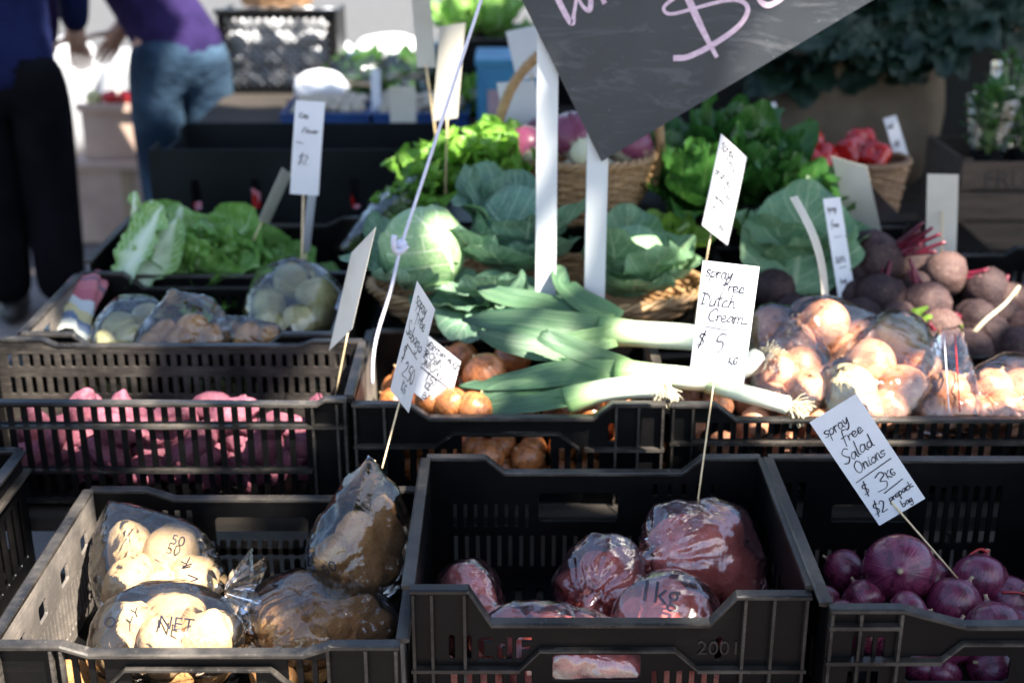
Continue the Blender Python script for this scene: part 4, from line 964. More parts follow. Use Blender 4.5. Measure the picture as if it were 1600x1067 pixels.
# red onions
def red_onion(px, py, y, r, ax, label, roots=False, group='red onions'):
    c = P(px, py, y=y); e = thing('red_onion', label, 'onion', c, group)
    me = kinds('redon', V_REDON, 4)[random.randrange(4)]
    o = bpy.data.objects.new('bulb', me); COL.objects.link(o); o.parent = e; s = r * M_PX(y, py); s *= random.uniform(.95, 1.16); o.scale = (s, s * random.uniform(.9, 1.02), s * random.uniform(.82, 1.12)); o.rotation_euler = aim(ax, random.uniform(0, 6))
    if roots:
        b = MB(); a = unit(ax); base = c - a * s * .86
        for k in range(11):
            d = unit(-a + np.array([random.uniform(-1, 1) for _ in range(3)]) * .9); L = random.uniform(.02, .045)
            q = [base, base + d * L * .4, base + d * L * .8 + np.array((0, 0, -.008)), base + d * L + np.array((random.uniform(-.01, .01), 0, -.018))]
            b.tube(smooth_path(q, 4), .0008, 4)
        b.build('roots', M['root'], e, c)
    return e
red_onion(1405, 888, 1.95, 51, (-.25, -.85, .42), 'largest red onion, its dry neck facing out')
red_onion(1318, 890, 2.02, 34, (-.7, .3, .4), 'red onion in the crate corner behind the rooted onion', True)
red_onion(1350, 935, 1.93, 38, (-.4, .5, .6), 'red onion just below the largest one with dry roots', True)
red_onion(1490, 945, 1.90, 46, (.5, .2, .8), 'dark red onion in front of the skewer tip')
red_onion(1532, 905, 1.98, 42, (.3, .5, .7), 'dark red onion pierced by the skewer')
red_onion(1445, 905, 2.03, 40, (.3, .5, .7), 'red onion half hidden behind the largest one')
red_onion(1575, 940, 1.95, 38, (.2, -.5, .7), 'red onion next to the pierced one at the picture edge')
for i, (px, py, y, r) in enumerate([(1555, 985, 1.83, 44), (1480, 1000, 1.80, 40), (1420, 960, 1.85, 40), (1350, 985, 1.80, 38), (1600, 985, 1.85, 42), (1640, 930, 1.95, 44), (1545, 1040, 1.77, 40), (1470, 1050, 1.77, 36), (1590, 1035, 1.78, 36), (1390, 1000, 1.84, 40), (1290, 940, 1.95, 26), (1310, 965, 1.88, 30), (1440, 1040, 1.78, 30), (1640, 1010, 1.8, 42)]):
    red_onion(px, py, y, r, (random.uniform(-1, 1), random.uniform(-.6, .6), random.uniform(-.2, 1)), 'red onion low in the heap below the largest one', group='red onions low in the heap')
tag(MB().tube(smooth_path([P(1508, 872, y=2.02), P(1530, 858, y=2.02), P(1545, 862, y=2.0)], 6), .0035, 6, .4).build('red_net', M['pepper'], None, P(1530, 870, y=2.02)), 'strip of red netting among the red onions', 'netting')
tag(MB().tube(smooth_path([P(1565, 925, y=1.93), P(1590, 925, y=1.92), P(1605, 930, y=1.92)], 6), .0035, 6, .4).build('red_net', M['pepper'], None, P(1565, 925, y=1.93)), 'short red net tie lying on red onions at the picture edge', 'netting')
# sweet potatoes
rs = random.Random(5)
n = 0
for r_ in range(5):
    for q in range(11):
        x = -.95 + q * .060 + rs.uniform(-.015, .015); y = 2.345 + rs.uniform(0, .10); z = .478 + r_ * .038 + rs.uniform(-.01, .01)
        if r_ == 4 or (r_ == 3 and q in (0, 1, 4, 9, 10)): continue
        o = put(kinds('sweet', V_SWEET, 6)[n % 6], 'sweet_potato', (x, y, z), rs.uniform(.024, .033), (rs.uniform(-.8, .8), rs.uniform(0, 3.1), rs.uniform(-.9, .9)), 'pink sweet potato seen between the crate slats', 'sweet potato', 'sweet potatoes behind the slats'); n += 1
for px, py in ((190, 655), (362, 650)):
    put(kinds('sweet', V_SWEET, 6)[n % 6], 'sweet_potato', P(px, py, y=2.39), .034, (.2, .3 + n, .1), {190: 'pale pink sweet potato on top near the crate end', 362: 'largest pale pink sweet potato poking over the rim', 280: 'pink sweet potato on top between the two pale ones', 415: 'pink sweet potato on top next to the solid crate end'}[px], 'sweet potato', 'sweet potatoes on top'); n += 1
for i in range(12):
    put(kinds('sweet', V_SWEET, 6)[i % 6], 'sweet_potato', (-.94 + .05 * i, 2.47, .50 + .03 * (i % 3)), .026, rr(), 'pink sweet potato at the back of its crate', 'sweet potato', 'sweet potatoes at the back')
# brown onions, loose
for i, (px, py, y, r) in enumerate([(757, 585, 2.47, 35), (705, 632, 2.36, 28), (740, 640, 2.35, 30), (672, 625, 2.38, 26), (800, 560, 2.60, 30), (720, 560, 2.62, 28), (690, 590, 2.52, 28), (640, 590, 2.54, 30)]):
    c = P(px, py, y=y)
    put(kinds('onion', V_ONION, 5)[i % 5], 'onion', c, r * M_PX(y, py), aim((random.uniform(-1, 1), random.uniform(-.5, .8), .6), i), ['glossy brown onion under the longest leek leaves', 'brown onion at the foot of the brown onions card', 'brown onion in sun beside the brown onions card', 'brown onion behind the two small white cards', 'brown onion at the back under the leeks', 'brown onion at the back rim below the cabbage', 'brown onion between the string and the glossy onion', 'brown onion by the dusty crate side'][i], 'onion', 'loose brown onions')
put(kinds('onion', V_ONION, 5)[1], 'onion', P(763, 712, y=2.345), .034, aim((.6, -.3, .5), 1), 'brown onion with a dry tip seen through the handle opening', 'onion', 'loose brown onions')
put(kinds('onion', V_ONION, 5)[2], 'onion', P(825, 715, y=2.35), .034, aim((-.6, -.2, .6), 2), 'second brown onion in the handle opening, lying on its side', 'onion', 'loose brown onions')
for i in range(40):
    x = -.25 + .058 * (i % 10); z = .49 + .045 * (i // 10 % 2); y = 2.36 + .075 * (i // 20) + .01 * (i % 3)
    put(kinds('onion', V_ONION, 5)[i % 5], 'onion', (x, y, z), .029, rr(), 'brown onion low in its crate behind the slots', 'onion', 'brown onions low in the crate')
for i in range(24):
    put(kinds('onion', V_ONION, 5)[i % 5], 'onion', (-.24 + .066 * (i % 8), 2.45 + .07 * (i // 8), .565), .033, rr(), 'brown onion in the upper layer under the leeks', 'onion', 'brown onions under the leeks')
# bagged onions
def onion_bag(label, plabel, pts, pale=(), seed=0, extra=(), **kw):
    A = [sph(*p) for p in pts]
    for i, (c, r) in enumerate(A):
        mk = ('pale', V_PALE) if i in pale else ('bagon', V_BAGON)
        put(kinds(*mk, 5)[(i + seed) % 5], 'onion', c, r * 1.06, aim((random.uniform(-1, 1), random.uniform(-1, .3), random.uniform(-.2, 1)), i), ('pale onion ' if i in pale else 'brown onion ') + plabel, 'onion', 'onions ' + plabel)
    return bag('plastic_bag', label, A + list(extra), sag=.3, seed=seed, crease=.004, grow=1.13, **kw)
onion_bag('clear onion bag with a tall open corner behind the curled card', 'in the tall cornered bag', [(1287, 508, 2.60, 40), (1240, 545, 2.55, 33), (1345, 530, 2.62, 30), (1320, 552, 2.58, 32)], (), 21, [(P(1252, 472, y=2.6), .006), (P(1385, 505, y=2.64), .006)])
onion_bag('clear onion bag beside the leek roots', 'beside the leek roots', [(1203, 515, 2.60, 34), (1215, 585, 2.47, 36), (1262, 612, 2.40, 34), (1250, 575, 2.50, 34), (1205, 625, 2.40, 28), (1240, 530, 2.58, 34)], (), 22, [(P(1180, 500, y=2.6), .01)])
onion_bag('clear bag mixing pale and brown onions at the heap centre', 'at the heap centre', [(1358, 572, 2.50, 41), (1403, 532, 2.60, 42), (1412, 612, 2.42, 40), (1322, 612, 2.40, 44), (1390, 640, 2.37, 32), (1345, 642, 2.36, 34), (1440, 575, 2.52, 30)], (1, 3), 23, [(P(1435, 500, y=2.62), .008), (P(1300, 650, y=2.34), .01)])
e, bv, b0 = onion_bag('zip lock onion bag with a red zip line', 'in the zip lock bag', [(1480, 615, 2.42, 36), (1500, 640, 2.37, 30), (1460, 645, 2.37, 30)], (), 24, [(P(1470, 515, y=2.56), .006), (P(1500, 512, y=2.56), .006), (P(1440, 655, y=2.35), .008), (P(1525, 655, y=2.35), .008)])
for nm, dx, mt in (('zip_line', 0, 'pepper'), ('zip_seam', -17, 'card')):
    pts = []
    for t in np.linspace(0, 1, 12):
        d = Vector(unit(P(1492 + dx + 8*t, 522 + 122*t, y=3) - EYE)); h = bv.ray_cast(Vector(EYE), d)
        if h[0] is not None: pts.append(np.array(h[0] - d * .002))
    if len(pts) > 2: MB().tube(np.array(pts), .0013, 5).build(nm, M[mt], e, b0)
onion_bag('smooth clear onion bag at the picture edge, pulled over its onions', 'in the bag at the picture edge', [(1548, 612, 2.45, 37), (1597, 612, 2.45, 36), (1570, 640, 2.38, 32), (1625, 635, 2.4, 34), (1530, 645, 2.37, 28), (1590, 585, 2.55, 28)], (), 25, [(P(1510, 650, y=2.34), .006)])
for i in range(33):
    put(kinds('bagon', V_BAGON, 5)[i % 5], 'onion', (.345 + .062 * (i % 11), 2.36 + .075 * (i % 2), .485 + .055 * (i // 11)), .031, rr(), 'brown onion behind the crate slats under the onion bags', 'onion', 'onions behind the slats')
for i in range(20):
    put(kinds('bagon', V_BAGON, 5)[i % 5], 'onion', (.35 + .066 * (i % 10), 2.50 + .10 * (i // 10), .575), .034, rr(), 'brown onion buried beneath the onion bags', 'onion', 'onions beneath the bags')
# chokos and brown bags in the third row tray
A = [sph(420, 478, 2.80, 30), sph(495, 462, 2.86, 32), sph(470, 505, 2.76, 30), sph(455, 440, 2.90, 30), sph(420, 510, 2.74, 28), sph(505, 495, 2.82, 26), sph(445, 535, 2.72, 26)]
fill_bag('choko', V_CHOKO, A, 'choko', 'pale green choko in the clear bag beside the white card', 'choko', 'chokos in the clear bag')
bag('plastic_bag', 'clear bag of pale green chokos beside the blank white card', A + [(P(405, 425, y=2.92), .008)], sag=.3, seed=31, crease=.004, group='bags in the third row')
A = [sph(185, 510, 2.74, 26), sph(230, 498, 2.78, 26), sph(205, 530, 2.70, 26), sph(165, 535, 2.68, 20)]
fill_bag('choko', V_CHOKO, A, 'choko', 'pale choko in the bag against the tray side', 'choko', 'chokos in the side bag')
bag('plastic_bag', 'clear bag of chokos against the dusty tray side', A + [(P(183, 470, y=2.80), .005)], sag=.3, seed=32, crease=.004, group='bags in the third row')
A = [sph(255, 525, 2.70, 26), sph(300, 520, 2.72, 30), sph(335, 530, 2.69, 24), sph(280, 540, 2.67, 24), sph(235, 540, 2.67, 20)]
fill_bag('brown', V_BROWN, A, 'ginger', 'brown root inside the loosely gathered bag', 'root', 'roots in the gathered bag')
bag('plastic_bag', 'cloudy bag of brown roots with its loose top standing up', A + [(P(272, 462, y=2.72), .012), (P(320, 480, y=2.74), .02)], sag=.25, seed=33, crease=.008, group='bags in the third row')
A = [sph(385, 528, 2.69, 24), sph(420, 530, 2.68, 20), sph(360, 520, 2.73, 22)]
fill_bag('brown', V_BROWN, A, 'ginger', 'brown root in the small tied bag below the chokos', 'root', 'roots in the small bag')
bag('plastic_bag', 'small tied bag of brown roots below the chokos', A, sag=.3, seed=34, crease=.006, knot=P(432, 540, y=2.66), fan=(.8, -.4, .1), tail=.04, group='bags in the third row')
for i in range(9):
    put(kinds('choko', V_CHOKO, 5)[i % 5], 'choko', (-.93 + .065 * i, 2.75, .49), .035, rr(), 'choko at the bottom of the third row tray', 'choko', 'chokos at the tray bottom')
for i in range(9):
    put(kinds('choko', V_CHOKO, 5)[i % 5], 'choko', (-.93 + .065 * i, 2.74, .56), .035, rr(), 'choko under the bags of the third row tray', 'choko', 'chokos under the bags')

# ================================================================== GREENS
basket('wicker_tray', 'wide low wicker tray holding the cabbages', (.058, 2.955, .60), .385, .205, [(.82, 0), (.92, .03), (1.0, .075)], 'wicker', 34, .0058)
c1 = P(660, 388, y=2.84)
cabbage('cabbage', 'round pale green cabbage behind the white string', c1, .094, (.85, -.45, -.15), [((.85, -.45, -.15), 2.6, 1.5, 2.5), ((.7, -.3, -.75), .9, 1.3, 2.2), ((.6, .2, -.7), 3.6, 1.2, 2.1)],
        [(3.4, .15, .17, .085, .5, 3), (4.3, .05, .16, .08, .7, 4), (2.6, .5, .17, .08, .5, 5), (5.4, -.05, .16, .085, .35, 6)], 1)
c2 = P(808, 362, y=2.93)
cabbage('cabbage', 'blue green cabbage with open outer leaves behind the first white post', c2, .100, (-.5, -.6, -.4), [((-.6, -.6, -.4), 1.0, 1.3, 2.1), ((.5, -.6, -.5), 1.2, 1.3, 2.1)],
        [(2.9, .85, .22, .10, .5, 11), (3.9, .35, .21, .10, .5, 12), (4.9, .6, .20, .10, .45, 13), (5.7, .6, .22, .10, .4, 14), (1.6, .8, .2, .1, .4, 15), (3.4, 1.2, .20, .10, -.9, 16), (2.2, 1.0, .24, .11, -.5, 17), (4.4, .1, .20, .11, .9, 18), (5.2, .15, .20, .11, .9, 19), (3.4, .1, .19, .10, .8, 20)], 2, 'outer', 'outer')
c3 = P(985, 410, y=2.93)
cabbage('cabbage', 'cabbage behind the second white post, wrapped in broad veined leaves', c3, .085, (-.3, -.6, -.6), [((-.2, -.7, -.6), 1.4, 1.4, 2.2), ((.5, -.6, -.5), 1.2, 1.3, 2.1)],
        [(4.2, .75, .19, .10, .55, 21), (5.2, .5, .18, .10, .6, 22), (3.3, .8, .18, .09, .5, 23), (.2, .5, .17, .09, .4, 24), (1.6, .9, .18, .09, .3, 25), (4.7, .1, .18, .10, .8, 26), (5.8, .15, .18, .10, .8, 27)], 3, 'bigleaf', 'bigleaf')
c4 = P(768, 452, y=2.78)
cabbage('cabbage', 'small dark cabbage low between the first two, its leaves drooping over the tray', c4, .045, (0, -.5, -.6), [((0, -.6, -.7), 1.5, 1.3, 2.0)],
        [(4.3, .15, .17, .10, -.6, 31), (5.2, .05, .18, .10, -.65, 32), (3.5, .25, .17, .095, -.5, 33), (5.9, .3, .19, .09, -.4, 34), (4.8, .6, .15, .085, .3, 35)], 4, 'outer', 'outer')
# broad leaf of the cabbage beside the beetroots
c5 = P(1245, 400, y=3.0)
cabbage('cabbage', 'cabbage under one broad silver green leaf beside the beetroots', c5 + np.array((0, .05, -.02)), .07, (0, -.3, -.9), [((.2, -.6, -.6), 1.4, 1.4, 2.0)],
        [(4.0, 1.15, .20, .125, -.4, 41), (5.2, .9, .20, .125, -.35, 42), (3.2, .7, .20, .12, .3, 43), (6.1, .7, .2, .11, -.2, 44), (1.5, 1.0, .2, .12, 0, 45)], 5, 'bigleaf', 'bigleaf', group='cabbages')
def put_quad_leaf(parent, mat, base, tip, W, up, seed, **kw):
    base = np.array(base); tip = np.array(tip); L = np.linalg.norm(tip - base)
    X, U = leaf(L * 1.05, W, seed=seed, **kw)
    return put_leaf(parent, mat, X, U, tip - base, up, base)
e = bpy.data.objects.new('cabbage_leaf', None); COL.objects.link(e); e.location = P(1235, 430, y=2.93)
tag(e, 'huge loose cabbage leaf leaning behind the beetroots, veins fanning upward', 'leaf')
put_quad_leaf(e, 'bigleaf', P(1240, 452, y=2.90), P(1262, 300, y=3.10), .135, (-.15, -.9, .35), 3, nu=22, nv=26, bend=.25, cup=.25, ruf=.02, a=.7, crumple=.01, vein=.003)
# wombok and cos lettuces
e = thing('wombok', 'pale wombok standing at the end of the lettuce tray', 'lettuce', P(235, 440, y=3.16), 'lettuces')
b0 = P(228, 450, y=3.14)
for i, (dx, dz, L, W, up, bend, sd) in enumerate([(-.035, .22, .24, .075, (-.75, -.6, .1), .35, 1), (.02, .20, .21, .08, (-.3, -.9, .2), .3, 2), (.07, .19, .21, .085, (.1, -.9, .3), .35, 3), (.0, .22, .22, .08, (0, .9, .2), .2, 4), (.12, .15, .19, .09, (.3, -.8, .5), .4, 5)]):
    X, U = leaf(L, W, bend, .75, .022, sd, 19, 26, .9, 7, crumple=.008, vein=.003)
    put_leaf(e, 'wombok', X, U, (dx, .0, dz), -np.array(up), b0 + np.array((.01 * i, .012 * i, 0)))
put_quad_leaf(e, 'wombok', P(186, 455, y=3.00), P(240, 322, y=3.06), .06, (-.55, -.8, .15), 9, nu=19, nv=26, bend=-.25, cup=.5, ruf=.02, a=1.1, crumple=.008, freq=7, vein=.003)
put_quad_leaf(e, 'wombok', P(218, 455, y=3.01), P(268, 340, y=3.08), .06, (-.2, -.9, .2), 10, nu=19, nv=26, bend=-.3, cup=.5, ruf=.025, a=1.1, crumple=.010, freq=7, vein=.003)
def head_of_leaves(name, label, c, n, mat, L, W, spread, seed, group, tilt=(0, 0, 1), nu=17, nv=22, ruf=.022, bend=.7, crumple=.012, wav=0.0, freq=6, cat='lettuce', zlo=.15, facing=None):
    c = np.array(c); e = thing(name, label, cat, c, group); rg = random.Random(seed); T = frame(tilt)
    for i in range(n):
        az = i * 2.399 + rg.uniform(-.3, .3); el = zlo + (1 - zlo) * (i + .5) / n; k = 1 - .35 * i / n
        d = T @ np.array((math.cos(az) * math.cos(el * 1.4) * spread, math.sin(az) * math.cos(el * 1.4) * spread, math.sin(el * 1.4) + .05))
        up = T @ np.array((-math.cos(az) * math.sin(el * 1.4), -math.sin(az) * math.sin(el * 1.4), math.cos(el * 1.4)))
        if facing is not None: up = up + np.array(facing) * .2
        X, U = leaf(L * k * rg.uniform(.85, 1.12), W * k * rg.uniform(.85, 1.12), bend * rg.uniform(.5, 1.3) * (1 - 1.3 * (i < n * .5) * rg.random()), .55, ruf, seed * 31 + i, nu, nv, .8, freq, crumple=crumple, wav=wav, vein=.002)
        put_leaf(e, mat, X, U, d, up, c + d * .012)
    return e
head_of_leaves('cos_lettuce', 'leafy green lettuce lying beside the pale wombok', P(318, 445, y=3.16), 11, 'lettuce', .22, .115, 1.0, 51, 'lettuces', (.15, -.45, .85), ruf=.018, freq=3.6, crumple=.024, bend=.9)
head_of_leaves('cos_lettuce', 'leafy green lettuce in the middle of its tray', P(362, 452, y=3.16), 11, 'lettuce', .19, .11, 1.0, 52, 'lettuces', (.1, -.45, .85), ruf=.018, freq=3.6, crumple=.024, bend=.9)
head_of_leaves('cos_lettuce', 'leafy green lettuce beside the skewers at the tray end', P(425, 448, y=3.20), 9, 'lettuce', .16, .095, 1.0, 53, 'lettuces', (.3, -.3, .85), ruf=.018, freq=3.2, crumple=.014, bend=.9)
# frilled lettuces behind the cabbages
head_of_leaves('frilled_lettuce', 'bright frilled lettuce behind the round cabbage', P(700, 305, y=3.30), 16, 'frill', .17, .075, 1.0, 61, 'frilled lettuces', (-.1, -.25, .9), ruf=.04, crumple=.016, wav=.012)
head_of_leaves('frilled_lettuce', 'tallest bright frilled lettuce against the turnip basket', P(765, 275, y=3.22), 14, 'frill', .17, .07, .8, 62, 'frilled lettuces', (.05, -.15, .95), ruf=.04, crumple=.016, wav=.010)
head_of_leaves('frilled_lettuce', 'low frilled lettuce in a clear sleeve beside the black box', P(640, 335, y=3.22), 9, 'frill', .11, .06, 1.0, 63, 'frilled lettuces', (-.3, -.3, .8), ruf=.03, crumple=.016, wav=.010)
A = [(P(655, 310, y=3.28), .05), (P(610, 345, y=3.18), .03), (P(535, 390, y=3.0), .008), (P(590, 370, y=3.1), .012), (P(690, 270, y=3.35), .04)]
bag('plastic_bag', 'clear sleeve hanging off the frilled lettuces toward the chokos', A, sag=.1, seed=41, crease=.004, group='bags in the third row')
# spinach, dark leafy bunches
for (px, py, y, sd, L, W, tl, lb) in [(1085, 330, 3.30, 71, .24, .075, (0, -.2, .95), 'dark green leafy bunch behind the upper price card'), (1170, 315, 3.34, 72, .26, .08, (.2, -.25, .9), 'dark green leafy bunch nearest the red capsicums'), (1000, 300, 3.46, 73, .22, .07, (-.1, -.1, .95), 'dark green leafy bunch behind the basket handle'), (1130, 270, 3.50, 74, .24, .075, (.1, -.1, .95), 'tallest dark green leafy bunch under the chalkboard edge'), (1235, 345, 3.24, 75, .18, .07, (.4, -.3, .8), 'dark green leafy bunch spilling toward the wicker basket')]:
    head_of_leaves('leafy_bunch', lb, P(px, py, y=y), 20, 'spinach', L, W, .9, sd, 'dark leafy bunches', tl, 11, 14, .016, .8, .008, cat='greens')
head_of_leaves('celery_bunch', 'bright yellow green bunch behind the second white post', P(1050, 385, y=3.10), 10, 'celery', .10, .038, .9, 81, None, (0, -.5, .8), 9, 10, .010, .7, .006, cat='greens')
head_of_leaves('celery_bunch', 'bright green sprig below the upper price card', P(1165, 370, y=3.12), 7, 'celery', .08, .03, .9, 82, None, (.2, -.4, .8), 9, 10, .010, .7, .006, cat='greens')
e = thing('celery_stalk', 'pale stalk hanging from the bright green bunch', 'greens', P(1028, 400, y=3.05))
MB().tube(smooth_path([P(1075, 350, y=3.1), P(1045, 375, y=3.06), P(1028, 405, y=3.04)], 6), [.008] * 4 + [.011] * 9, 8).build('stalk', M['stemgreen'], e, P(1028, 400, y=3.05))
# ---- leeks
def leek(label, shaft, r0, blades, roots=True, sd=0, rootdir=None):
    pts = smooth_path(shaft, 8); e = thing('leek', label, 'leek', pts[0], 'leeks on the onion crate'); m = len(pts)
    t = np.linspace(0, 1, m)
    rad = r0 * np.interp(t, [0, .03, .12, .7, 1], [.45, 1.12, 1.0, 1.0, 1.25])
    MB().tube(pts, rad, 18, .95, vv=t * .5).build('shaft', M['leek'], e, pts[0])
    for k, (path, w, up, fold) in enumerate(blades):
        q = smooth_path([np.asarray(p) for p in path], 8); n = len(q); T = np.gradient(q, axis=0); T /= np.linalg.norm(T, axis=1)[:, None]
        uu = np.linspace(-1, 1, 17); v = np.linspace(0, 1, n)
        wd = w * np.interp(v, [0, .15, .5, .85, 1], [.85, 1.0, 1.05, .72, .12])
        X = np.zeros((17, n, 3)); up = unit(up)
        for j in range(n):
            x = unit(np.cross(T[j], up)); z = np.cross(x, T[j])
            tw = .5 * math.sin(v[j] * 3 + k + sd) * .5
            x, z = x * math.cos(tw) + z * math.sin(tw), z * math.cos(tw) - x * math.sin(tw)
            X[:, j] = q[j] + np.outer(.0009 * np.cos(uu * 25), z) + np.outer(uu, x) * wd[j] + np.outer(np.abs(uu) ** 1.3 * fold, z) * wd[j] * (1 - .4 * v[j]) + .004 * fbm(np.stack([uu * 1.5, uu * 0 + v[j] * 5, uu * 0 + k + sd], 1), sd, 2)[:, None] * z
        U = np.stack(np.broadcast_arrays((uu * .5 + .5)[:, None], (.46 + .54 * v)[None]), -1)
        o = MB().grid(X, U).build('leaf', M['leek'], e, q[0])
        sm = o.modifiers.new('thickness', 'SOLIDIFY'); sm.thickness = .0016; sm.offset = 0
    if roots:
        d0 = unit(pts[0] - pts[2]) if rootdir is None else unit(rootdir); b = MB(); rg = random.Random(sd)
        for k in range(260):
            s = pts[0] + np.array([rg.uniform(-1, 1) for _ in range(3)]) * r0 * .5; d = unit(d0 + np.array([rg.uniform(-1, 1) for _ in range(3)]) * .75); L = rg.uniform(.012, .040)
            b.tube(smooth_path([s, s + d * L * .5, s + d * L + np.array((rg.uniform(-.006, .006), rg.uniform(-.006, .006), rg.uniform(-.014, 0)))], 3), .0007, 3)
        b.build('roots', M['root'], e, pts[0])
    return e
leek('thick leek at the back, its white stem toward the price card', [P(1150, 535, y=2.55), P(1080, 527, y=2.55), P(1000, 522, y=2.56), P(935, 516, y=2.57)], .028,
     [([P(960, 515, y=2.56), P(880, 515, y=2.55), P(800, 505, y=2.56), P(722, 500, y=2.58)], .034, (0, -.6, .8), .35), ([P(960, 525, y=2.54), P(870, 545, y=2.51), P(800, 540, y=2.50), P(745, 520, y=2.50)], .026, (0, -.7, .6), .35),
      ([P(965, 505, y=2.60), P(900, 470, y=2.66), P(872, 440, y=2.70), P(885, 420, y=2.75)], .03, (.4, -.7, .5), .5), ([P(940, 505, y=2.60), P(860, 480, y=2.64), P(790, 465, y=2.66), P(745, 450, y=2.68)], .026, (0, -.6, .8), .3)], False, 1)
leek('leek lying across the middle with one leaf tip pointing at the cabbage', [P(1195, 560, y=2.47), P(1110, 590, y=2.42), P(1040, 588, y=2.42), P(960, 582, y=2.43)], .024,
     [([P(975, 583, y=2.42), P(890, 585, y=2.41), P(800, 598, y=2.41), P(718, 604, y=2.42)], .028, (0, -.55, .85), .3), ([P(985, 578, y=2.44), P(930, 560, y=2.44), P(860, 530, y=2.46), P(845, 520, y=2.47)], .021, (-.3, -.8, .5), .5), ([P(985, 575, y=2.46), P(920, 560, y=2.49), P(870, 552, y=2.51), P(835, 548, y=2.52)], .018, (0, -.5, .85), .3)], True, 2, (.6, -.4, .4))
leek('front leek with shaggy roots hanging over the crate rim', [P(1036, 604, y=2.345), P(990, 605, y=2.355), P(935, 612, y=2.36), P(885, 626, y=2.36)], .0235,
     [([P(905, 620, y=2.36), P(850, 632, y=2.35), P(800, 640, y=2.35), P(735, 648, y=2.35)], .024, (0, -.5, .85), .4), ([P(905, 612, y=2.38), P(840, 610, y=2.39), P(780, 615, y=2.39), P(742, 640, y=2.38)], .024, (0, -.6, .8), .3)], True, 3, (.35, -.6, -.8))
leek('slim white leek end whose roots touch the salad onions card', [P(1236, 635, y=2.335), P(1190, 622, y=2.35), P(1130, 606, y=2.38), P(1070, 590, y=2.50)], .018, [], True, 4, (.8, -.4, -.3))
# ---- turnip basket
bc = np.array((.165, 3.32, .745))
hp = [bc + np.array((s * .205, 0, z)) for s, z in ((-.93, .06), (-1.0, .19), (-.80, .32), (-.42, .405), (0, .43), (.42, .405), (.80, .32), (1.0, .19), (.93, .06))]
basket('turnip_basket', 'round wicker basket with a twisted hoop handle, full of turnips', bc, .19, .15, [(.72, 0), (.9, .06), (1.0, .15)], 'wicker', 26, .0055, hp)
TUR = lambda i: lathe_mesh('turnip', M['turnip'], [(0, -1.25), (.04, -1.1), (.12, -.98), (.55, -.8), (.92, -.4), (1.02, .0), (.96, .4), (.7, .72), (.3, .86), (.12, .95), (.1, 1.1), (0, 1.1)], 26, i, .05)
for i, (px, py, y, r, ax, lb) in enumerate([(893, 212, 3.28, 37, (-.1, -.4, 1), 'largest purple topped turnip beside the first white post'), (822, 232, 3.26, 34, (-.9, -.2, .4), 'purple turnip by the basket handle foot'), (915, 240, 3.22, 26, (.4, .2, -.9), 'small turnip showing purple under the chalkboard tip'), (985, 225, 3.30, 34, (.4, -.3, .8), 'turnip hidden mostly behind the chalkboard'), (850, 215, 3.36, 34, (-.2, -.2, .9), 'turnip behind the first white post')]):
    put(kinds('tur', TUR, 3)[i % 3], 'turnip', P(px, py, y=y), r * M_PX(y, py), aim(ax, i), lb, 'turnip', 'turnips in the handled basket')
for i in range(8):
    put(kinds('tur', TUR, 3)[i % 3], 'turnip', bc + np.array((.1 * math.cos(i * .785), .07 * math.sin(i * .785), .075)), .05, rr(), 'turnip down inside the handled basket', 'turnip', 'turnips deep in the basket')
# ---- beetroots
def beet(px, py, y, r, ax, label, stems=0, mat='beet', sd=0, group='beetroots', tailL=1.0, sl=.05):
    c = P(px, py, y=y); s = r * 1.02 * M_PX(y, py); e = thing('beetroot', label, 'beetroot', c, group)
    pr = [(0, -1.0 - .9 * tailL), (.03, -1.0 - .5 * tailL), (.10, -1.02), (.35, -.9), (.75, -.6), (1.0, -.05), (.96, .4), (.7, .75), (.38, .92), (.18, 1.0), (0, 1.0)]
    me = kinds('beet' + mat + str(tailL), lambda i: lathe_mesh('beetroot', M[mat], pr, 44, i, .16, fine=.035), 4)[sd % 4]
    o = bpy.data.objects.new('bulb', me); COL.objects.link(o); o.parent = e; o.scale = (s,) * 3; o.rotation_euler = aim(ax, sd)
    a = unit(ax); rg = random.Random(sd)
    for k in range(stems):
        d = unit(a + np.array([rg.uniform(-1, 1) for _ in range(3)]) * .30); L = sl * rg.uniform(.6, 1.2); p0 = c + a * s * .9 + np.array([rg.uniform(-1, 1) for _ in range(3)]) * s * .16
        MB().tube(smooth_path([p0, p0 + d * L * .5, p0 + d * L + np.array((0, 0, .004))], 4), np.linspace(.0058, .0042, 9), 7).build('stem', M['stemred'], e, c)
    return e
beet(1365, 405, 3.02, 44, (.8, -.4, .5), 'big dusty beetroot with long dark red stems pointing right', 9, sd=1, sl=.085)
beet(1474, 428, 2.98, 36, (.75, -.5, .05), 'sunlit beetroot with a fan of bright red stem stubs', 11, 'palebeet', 2, sl=.045)
beet(1210, 458, 2.92, 36, (-.3, .4, .8), 'dark beetroot in front of the huge cabbage leaf', sd=3)
beet(1275, 445, 2.97, 36, (.3, .6, .6), 'dark beetroot between the huge leaf and curled card', sd=4)
beet(1318, 470, 2.93, 34, (-.2, .6, .6), 'dark beetroot behind the narrow written card', sd=5)
beet(1375, 470, 2.90, 40, (.2, .5, .7), 'round dusty beetroot below the big stemmed one', sd=6, stems=4, sl=.05)
beet(1450, 482, 2.86, 40, (-.3, .4, .8), 'dusty beetroot in the heap centre in front of the sunlit one', sd=7, stems=6, sl=.05)
beet(1428, 455, 2.96, 32, (-.5, .3, .5), 'beetroot tucked between the stemmed and sunlit ones', sd=8)
beet(1405, 500, 2.82, 30, (-.7, -.4, .2), 'pale beetroot with its root curling over the onion bag', 0, 'palebeet', 9)
